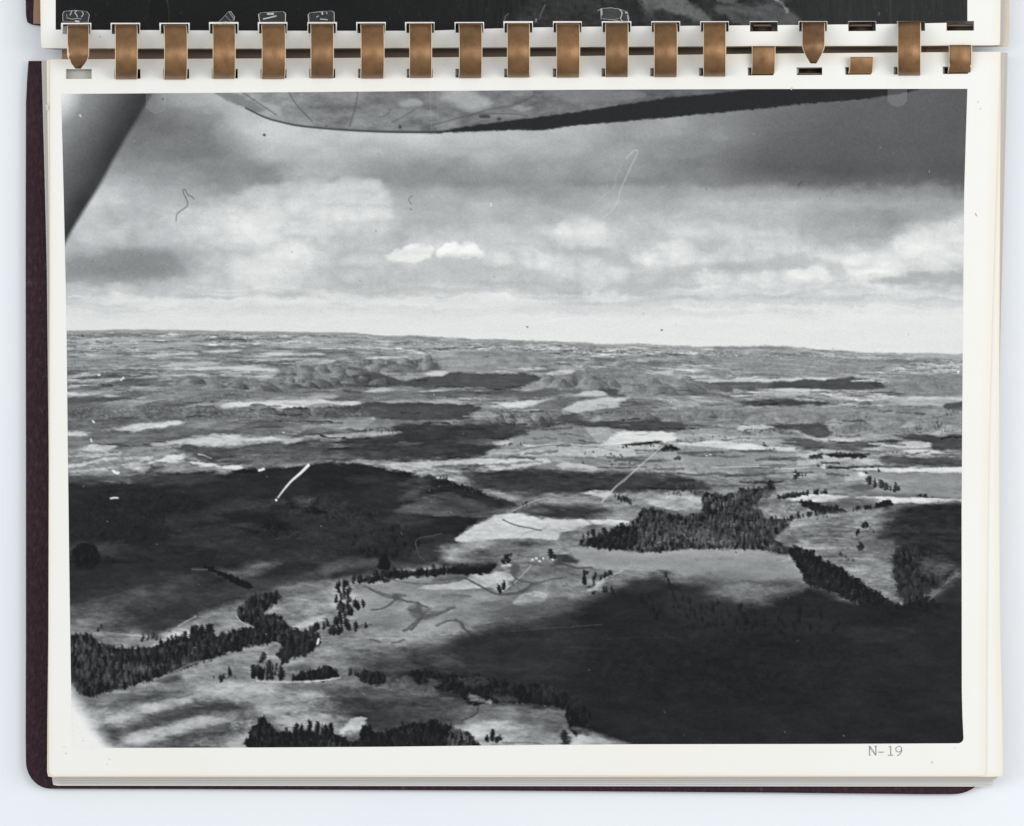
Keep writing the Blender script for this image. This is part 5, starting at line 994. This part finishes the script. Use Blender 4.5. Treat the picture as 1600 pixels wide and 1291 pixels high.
for Lx, Rx, d, z, mt, ag, lab in upper:
    o = page('album_page', Lx, Rx, [(0, -80)], [(a, b_+d) for a, b_ in BU], US, SY0U, SY1U, z, .0006, mt, None, ag, corner=3)
    tag(o, lab, 'album page', 'pages of the upper stack')

# ------------------------------------------------------------------ the prints
E_WHITE = 1.06
def print_mesh(name, c, keep, clamp, parent, z, tint):
    """one dense sheet whose vertices carry the printed tone; cells that keep() wants, border vertices moved onto the outline by clamp()"""
    X, Y = clamp(c.X, c.Y)
    f = K*(H-z)/(H-ZP)
    V = np.stack([(X-800)*f, -(Y-645.5)*f, np.full_like(X, z)], -1).reshape(-1, 3)
    h, w_ = X.shape
    q = np.arange(h*w_).reshape(h, w_)
    area_ = np.abs((X[1:, 1:]-X[:-1, :-1])*(Y[1:, :-1]-Y[:-1, 1:])-(X[1:, :-1]-X[:-1, 1:])*(Y[1:, 1:]-Y[:-1, :-1]))/2
    k = keep((X[:-1, :-1]+X[1:, 1:])/2, (Y[:-1, :-1]+Y[1:, 1:])/2) & (area_ > .02)
    F = np.stack([q[:-1, :-1][k], q[1:, :-1][k], q[1:, 1:][k], q[:-1, 1:][k]], -1)
    use = np.zeros(h*w_, bool); use[F.ravel()] = True
    new = np.cumsum(use)-1; F = new[F]; V = V[use]
    me = bpy.data.meshes.new(name)
    me.vertices.add(len(V)); me.vertices.foreach_set('co', V.astype(np.float32).ravel())
    me.loops.add(F.size); me.loops.foreach_set('vertex_index', F.astype(np.int32).ravel())
    me.polygons.add(len(F)); me.polygons.foreach_set('loop_start', np.arange(0, F.size, 4, dtype=np.int32)); me.polygons.foreach_set('loop_total', np.full(len(F), 4, np.int32))
    me.update(calc_edges=True); me.materials.append(M_print)
    o = bpy.data.objects.new(name, me); col.objects.link(o); o.parent = parent
    t = np.clip(c.img.ravel()[use], 0, 255)
    rgb = np.stack([lin(np.clip(t+tint(t)[k_], 0, 255)) for k_ in range(3)]+[np.ones_like(t)], -1)
    rgb[:, :3] = np.maximum(rgb[:, :3]/E_WHITE-.007, .003)
    attr(o, 'tone', rgb, 'FLOAT_COLOR')
    return o
def aerial_clamp(x, y):
    le = [(140, 95.5), (200, 97), (300, 99.5), (500, 104), (700, 106), (900, 108.5), (1070, 111), (1170, 114)]
    re = [(138, 1511.5), (200, 1509.5), (300, 1506.5), (500, 1504.5), (800, 1502.5), (1080, 1502.8), (1120, 1503.8), (1165, 1506)]
    te = [(90, 147), (300, 145.5), (600, 143), (900, 140.5), (1200, 139.3), (1512, 139)]
    be = [(90, 1169), (400, 1168.2), (600, 1167), (840, 1164), (1000, 1163), (1300, 1162.5), (1512, 1161.5)]
    a = lambda p, q: np.interp(q, [k[0] for k in p], [k[1] for k in p])
    x2 = np.clip(x, a(le, y), a(re, y)); y2 = np.clip(y, a(te, x), a(be, x))
    cr = 9.; cx, cy = a(re, y2)-cr, a(be, x2)-cr; dx, dy = x2-cx, y2-cy; r_ = np.hypot(dx, dy)
    m = (dx > 0) & (dy > 0) & (r_ > cr)
    return np.where(m, cx+dx*cr/np.maximum(r_, 1e-6), x2), np.where(m, cy+dy*cr/np.maximum(r_, 1e-6), y2)
wk = lambda t: np.clip((235-t)/35, 0, 1)
tint = lambda t: ((-.6-.010*(t-40)*(t > 40))*wk(t), .2*wk(t), (1.6-.003*(t-40)*(t > 40))*wk(t)-3.*(1-wk(t)))
ca = finish_aerial(paint_aerial())
o = print_mesh('aerial_photograph', ca, lambda x, y: x > 0, aerial_clamp, pg, ZP+.00006, tint); local(o, pg)
o['label'] = 'black and white aerial view of rolling farmland under clouds, aircraft wing above'

def paint_upper():
    c = Canvas(84, -8, 1515, 49, .8); X, Y = c.X, c.Y
    c.img = 41+3*fbm(X/60, Y/40, 801)+np.interp(X, [80, 500, 900, 1200, 1500], [-2, -3, 4, 10, 12])
    vs = fbm(X/2.2, Y/30, 803, 3); k = np.clip((X-560)/200, 0, 1); c.img += vs*12*k
    for s, tn, so, al in (('800,60 820,20 860,-10 960,-10 960,30 900,50', 62, 40, .6), ('1000,-12 1040,-12 1075,5 1100,20 1115,38 1090,32 1060,20 1030,14 1012,18', 112, 12, .85), ('1008,8 1040,22 1080,36 1120,40 1060,44 1010,40', 66, 14, .5), ('1108,-12 1130,5 1160,-2 1160,-12', 104, 6, .7),
                          ('1115,12 1150,8 1190,6 1220,12 1250,40 1180,46 1150,34 1130,22', 96, 10, .75), ('1140,16 1170,24 1190,38 1160,36', 66, 8, .7), ('1110,15 1125,25 1130,40 1118,40', 54, 6, .8), ('1185,-12 1215,-12 1225,6 1205,8', 88, 8, .6), ('1212,-2 1225,6 1230,18 1220,8', 150, 4, .8), ('1165,0 1185,2 1175,12', 60, 6, .7)):
        poly(c, s, tn, so, 6, 9, al, tex=14, ts=(5, 7), an=1.2)
    g = fbm(X/12-Y/10, Y/8+X/30, 811, 4); c.img += g*26*np.clip((X-760)/80, 0, 1)*np.clip((1270-X)/60, 0, 1)
    for x in (1392, 1425): line(c, [(x, -8), (x, 38)], 84, 1, .5)
    line(c, '232,46 231,15 234,0', 60, 1.2, .6); line(c, '260,-6 264,20 264,36', 78, 1.4, .7); poly(c, '232,46 231,10 240,0 255,0 264,12 264,46', 34, 2, 0, 4, .4)
    line(c, '852,8 846,20 843,30', 150, 1.6, .6, w2=.8); line(c, '787,34 790,26 794,22', 140, 1.6, .6); line(c, '837,34 838,30', 170, 2.4, .7); line(c, '812,-4 813,34', 74, 1.2, .5); line(c, '1373,24 1374,20', 150, 1.5, .6)
    gr = np.random.RandomState(4)
    for k_ in range(36):
        x, y = gr.uniform(100, 1500), gr.uniform(0, 34); line(c, [(x, y), (x+gr.normal()*2, y+gr.normal()*2)], 110, .9, .35)
    c.img = np.clip(c.img+gr.normal(size=c.img.shape)*1.6, 30, 230)
    return c
def upper_clamp(x, y):
    b_ = np.interp(x, [84, 300, 560, 660, 760, 830, 1000, 1200, 1400, 1512], [46.5, 47.5, 49, 48.5, 45, 43, 41, 39.5, 37.5, 35])
    return np.clip(x, 87, 1511.5), np.minimum(y, b_)
def upper_keep(x, y):
    s = x > 0
    for i in range(NS):
        a, e = US[i]; top = np.interp(a, [100, 1520], [38, 33])
        m = np.interp(a, [100, 1000, 1500], [2.4, 1.5, .4])
        s &= ~((x > a-m*.9) & (x < e+m*.7) & (y > top-m))
    return s
cu = paint_upper()
o = print_mesh('photograph_strip', cu, upper_keep, upper_clamp, pu, ZP+.00006, lambda t: (-.5+0*t, 0*t, .5+0*t)); local(o, pu)
o['label'] = 'dark bottom strip of another black and white photograph, notched by the slots'

# ------------------------------------------------------------------ typed caption and small marks, flat ink on the page
def ribbon(name, strokes, z, mat, parent, wd=1.2):
    V, F = [], []
    for s in strokes:
        P_ = pts(s[0]) if isinstance(s[0], str) else s[0]; ww = s[1] if len(s) > 1 else wd
        P_ = smooth(P_, 4, False) if len(P_) > 2 and (len(s) < 3) else np.array(P_, float)
        b0 = len(V)
        for i, p in enumerate(P_):
            d = P_[min(i+1, len(P_)-1)]-P_[max(i-1, 0)]; d = d/max(np.hypot(*d), 1e-6); nx, ny = -d[1]*ww/2, d[0]*ww/2
            V += [W(p[0]+nx, p[1]+ny, z), W(p[0]-nx, p[1]-ny, z)]
            if i: F.append((b0+2*i-2, b0+2*i, b0+2*i+1, b0+2*i-1))
        z += 4e-7
    return mesh(name, V, F, mat, parent)
o = ribbon('typed_lettering', [('1358.7,1166 1358.7,1180.4', 1.5), ('1358.9,1166.3 1368.2,1180', 1.9), ('1368.6,1166.2 1368.6,1180.6', 1.5), ('1357.2,1166.2 1360.6,1166.2', 1.1), ('1366.4,1166.2 1370,1166.2', 1.3), ('1357.5,1180.2 1360.6,1180.2', 1.1),
    ('1372.4,1175.4 1381,1175.5', 1.4), ('1391.8,1166 1391.8,1180.2', 1.6), ('1388.8,1167.3 1390.2,1166.8 1391.6,1166.1', 1.1), ('1387.6,1180.3 1395.6,1180.3', 1.3),
    ('1408.9,1171.5 1408.4,1168.4 1406,1166.5 1403,1166.6 1400.2,1168.6 1399.8,1171.6 1401.4,1174.4 1404.2,1175.2 1407.2,1174.2 1408.9,1171.5', 1.2), ('1408.9,1170.5 1409,1173.5 1407.2,1177 1404.8,1179.6 1402,1181', 1.3)], ZP+.00008, M_ink, pg); local(o, pg)
o = ribbon('smudges', [('1456,1189 1456.6,1191 1457.4,1193', 1.6), ('1454.8,1192 1456,1191.4', 1.2), ('99.5,1166.5 100.5,1168', 1.6), ('102.5,1176.5 103.4,1178.5', 2), ('129.5,1156.5 130.5,1158', 1.6), ('167,1195 168.5,1194', 1.8), ('170,1186 172,1187', 1.6), ('1491,1169 1493,1168', 1.4), ('1528,158 1529,161', 1.6), ('1531,170 1533,170.5', 2.4), ('72,164 74,168 73,172', 3), ('76,161 77.5,166', 1.6), ('693,100 694,101', 1.4), ('857,59 858,60', 1.5), ('155,56 158,59', 2), ('1236,140.5 1238,136.5', 2)], ZP+.00007, M_speck, pg); local(o, pg); o['kind'] = 'stuff'
o = ribbon('red_tick', [('1524,333 1526,338', 1.2)], ZP+.00008, M_red, pg); local(o, pg)

# ------------------------------------------------------------------ comb binding
comb = empty('comb_binding', W(800, 82, .002))
tag(comb, 'bronze plastic comb binding threaded through the slots between the two stacks of pages', 'comb binding')
V = []; xs = np.linspace(97, 1482, 60)
for x in xs:
    yc = np.interp(x, [100, 1500], [84.5, 77])
    for dy_ in (-14, -13, 13, 14):
        V.append(W(x, yc+dy_, .0026 if abs(dy_) == 13 else .0020))
F = [(4*i+j, 4*i+j+4, 4*i+j+5, 4*i+j+1) for i in range(len(xs)-1) for j in range(3)]
o = mesh('spine', V, F, M_spine, comb); local(o, comb)
for xa, xb_, nm in ((97, 183, 'tan strip of the spine showing at its left end'), (1447, 1484, 'tan strip of the spine showing at its right end')):
    ya, yb_ = np.interp([xa, xb_], [100, 1500], [84.5, 77])
    o = mesh('spine_end', [W(xa+2, ya-9.5, .0031), W(xa-1, ya+9.5, .0031), W(xb_, yb_+9.5, .0031), W(xb_, yb_-9.5, .0031), W(xa+2, ya-9.5, .0027), W(xa-1, ya+9.5, .0027), W(xb_, yb_+9.5, .0027), W(xb_, yb_-9.5, .0027)],
             [(0, 1, 2, 3), (0, 4, 5, 1), (1, 5, 6, 2), (2, 6, 7, 3), (3, 7, 4, 0)], M_tan, comb); local(o, comb); o['label'] = nm
def finger(name, i, a0, a1, xl, xr, yc, ry, rz, zc, taper=0., label=None, skew=0., n=28, chips=None, rimw=1.25):
    """one curved strip of the comb: from angle a0 to a1 (0 = toward the viewer's bottom, 90 = top of the arch)"""
    V, F, fm = [], [], []
    A = np.linspace(math.radians(a0), math.radians(a1), n)
    th = .00045
    tot = abs(A[-1]-A[0])
    for k_, a in enumerate(A):
        y = yc+ry*math.cos(a); z = zc+rz*math.sin(a)
        yi = yc+(ry-2.4)*math.cos(a); zi = zc+(rz-th)*math.sin(a)
        l, r_ = xl, xr
        if taper:                                            # pointed free end at a0
            s = (k_/(n-1.))*tot*ry
            q = np.clip(s/taper, 0, 1); hw = (xr-xl)/2*(.26+.74*np.sin(q*math.pi/2)**1.1) if q < 1 else (xr-xl)/2
            m = (xl+xr)/2; l, r_ = m-hw, m+hw
        sk = skew*math.sin(a)
        cl = cr = 0
        if chips:
            for (ca_, wa, dp, side) in chips:
                g_ = dp*math.exp(-((math.degrees(a)-ca_)/wa)**2)
                if side < 0: cl += g_
                else: cr += g_
        V += [W(l+sk+cl, y, z), W(r_+sk-cr, y, z), W(l-rimw+sk, yi, zi), W(r_+rimw+sk, yi, zi)]
        if k_:
            b0 = 4*(k_-1)
            for f_, mm in (((b0, b0+1, b0+5, b0+4), 0), ((b0+2, b0+6, b0+7, b0+3), 0), ((b0, b0+4, b0+6, b0+2), 1), ((b0+1, b0+3, b0+7, b0+5), 1)): F.append(f_); fm.append(mm)
    e = 4*(n-1)
    F += [(0, 2, 3, 1), (e, e+1, e+3, e+2)]; fm += [1, 1]
    o = mesh(name, V, F, [M_spine, M_spine] if name == 'ring_end' else [M_ring, M_rim], comb, fm); local(o, comb)
    me = o.data; me.polygons.foreach_set('use_smooth', np.array([m == 0 for m in fm]))
    if label: o['label'] = label
    return o
RX = [105, 180, 256, 333, 409.5, 486.5, 564, 640, 717, 793, 870, 947, 1022.5, 1099.5, 1174, 1254, 1326, 1404, 1482]
for i in range(NS):
    xl = RX[i]; xr = xl+34
    yc = float(np.interp(xl, [180, 1404], [81.5, 76.5])); ry = float(np.interp(xl, [180, 1404], [43.2, 42.2])); zc = ZP-.0004; rz = .0073
    if i == 0:
        finger('ring', i, 50, 232, xl+1, xr-1, 80.5, 42, .0070, zc, taper=26, label='first ring, its pointed end lying loose above an empty slot', chips=[(84, 5, 2.6, -1), (72, 3, 2, -1), (96, 6, 1.2, -1)])
    elif i == 15:
        finger('ring', i, 57, 232, xl, xr, 76.5, 42, .0072, zc, taper=34, label='ring with a loose pointed end beside a broken one')
        finger('ring_end', i, -40, 12, 1249, 1284, 80, 37.5, .0060, zc-.0018, label='hidden piece of bronze seen inside the slot below the pointed end')
    elif i == 16:
        finger('ring', i, -50, 74, xl+.5, xr+1.5, 79.5, 36.5, .0026, zc, label='broken ring, only a short stub left', skew=2.5)
        finger('ring_end', i, 168, 232, 1328, 1362, 76, 38, .0040, zc-.0020, label='dark broken piece seen inside the upper slot')
    elif i == 14:
        finger('ring', i, -50, 108, xl+.5, xr+1, 83, 35, .0032, zc-.0007, label='ring slipped under the edge of the upper page', skew=1.5)
        finger('ring_end', i, 168, 232, 1178, 1204, 76, 38, .0040, zc-.0020, label='narrow dark end of a ring seen inside the upper slot')
    elif i == 18:
        finger('ring', i, -50, 108, xl-.5, xr-.5, 81, 34.5, .0034, zc-.0007, label='last ring on the right, torn edges, slipped under the upper page', skew=2.2, chips=[(52, 4, 1.6, -1), (48, 3, 1.8, 1)])
        finger('ring_end', i, 168, 232, 1481, 1519, 76, 38, .0040, zc-.0020, label='dark end of the last ring filling the upper slot')
    else:
        q1, q2 = math.sin(i*7.3), math.sin(i*3.1+1)
        finger('ring', i, -50, 230, xl+.5*q1, xr+.7*q2, yc+.5*q2, ry, rz*(1+.05*q1), zc, skew=1.0*float(np.interp(i, [1, 17], [1, .2]))+.5*q2)

# ------------------------------------------------------------------ tape
def tape(P, z, mat, label, wrinkles=(), group=None, rim=1.3, bow=.0):
    """thin film: outline with a narrow cut rim, plus creases that stand up from it"""
    P = np.array(pts(P), float); c0 = P.mean(0); n = len(P)
    d = P-c0; inn = c0+d*(1-rim/np.hypot(d[:, 0], d[:, 1]))[:, None]
    V = [W(x, y, z) for x, y in P]+[W(x, y, z+.00008) for x, y in inn]; E = [1.]*n+[0.]*n
    F = [(i, n+i, n+(i+1) % n, (i+1) % n) for i in range(n)]
    V += [W(x, y, z+.00009) for x, y in inn]; E += [0.]*n; F.append(tuple(range(2*n, 3*n))[::-1])
    for wsp, ww in wrinkles:
        Q_ = smooth(pts(wsp), 4, False); b0 = len(V)
        for i, p in enumerate(Q_):
            dd = Q_[min(i+1, len(Q_)-1)]-Q_[max(i-1, 0)]; dd = dd/max(np.hypot(*dd), 1e-6); nx, ny = -dd[1]*ww/2, dd[0]*ww/2
            V += [W(p[0]+nx, p[1]+ny, z+.00012), W(p[0], p[1], z+.00028), W(p[0]-nx, p[1]-ny, z+.00012)]; E += [.5, 1.3, .5]
            if i: F += [(b0+3*i-3, b0+3*i, b0+3*i+1, b0+3*i-2), (b0+3*i-2, b0+3*i+1, b0+3*i+2, b0+3*i-1)]
    o = mesh('clear_tape', V, F, mat); attr(o, 'edge', E)
    tag(o, label, 'tape', group)
    return o
zt = ZP+.00012; G = 'tape patches along the upper slots'
tape('98,34 97.5,22 100,17.5 118,16 136,18 140,23 138,35', zt, M_tape, 'wrinkled clear tape above the first slot at far left', [('112,17 111,21 109,24', 1.6), ('120,17 117,20 120,24 121,27', 1.8), ('128,18 130,22 127,27', 1.6), ('106,28 112,30 120,29 127,30', 1.2), ('117,33 124,34', 3), ('104,22 105,30', .8)], G)
tape('334,40 345,31 357,18 361,18 367,27 366,32 352,38 335,44', zt, M_tape, 'small tilted scrap of clear tape above the fourth slot', [('342,38 352,35 358,37', 2.6), ('352,24 360,33', .8), ('338,42 346,40', 1.6), ('358,19 366,31', 1)], G)
tape('405,35 403.5,23 407,20 428,18.5 443,18 447,22 446,36', zt, M_tape, 'neat clear tape with a slanted glint, above the fifth slot', [('411,30 420,28 432,25', 2.4), ('417,22 428,22', 3), ('404,22 406,35', 1.6), ('446,20 446,35', 1.4)], G)
tape('481.5,36 481,23 484,20 500,18 519,17 522.5,20 523,36', zt, M_tape, 'clear tape with white specks, above the sixth slot', [('503,19 504,23', 2.8), ('510,19 511,22', 1.6), ('494,27 498,25', 1.6), ('482,22 483,36', 1.2), ('522,18 522,36', .9), ('500,30 512,31', 1.8)], G)
tape('939,30 938,14 942,13 955,12 968,14 980,18 983,28 982,35 970,34 955,31', zt, M_tape, 'crinkled clear tape above the twelfth slot, right of centre', [('940,13 940.5,24', 1.8), ('968,15 972,20 970,28', 1.8), ('969,27 972,33 980,34', 1.6), ('977,19 979,21', 2.4), ('980,24 982,33', 1.4), ('942,29 955,31 967,29', .8), ('934,17 939,14', 1)], G)
G2 = 'tape tabs at the head of the photograph'
tape('228,120 258,120 259.5,168 254,175 244,178 234,174 228,168', ZP+.00014, M_tab, 'faint clear tape tab with rounded end over the strut at the print top left', [], G2)
tape('800,120 832,120 832,147 828,150 804,150 800,147', ZP+.00014, M_tab, 'faint clear tape tab over the print top edge at its centre', [], G2)
tape('1387,118 1417,118 1417,158 1412,164 1402,167 1392,164 1387,158', ZP+.00014, M_tab, 'faint clear tape tab with rounded end over the print top right', [], G2)
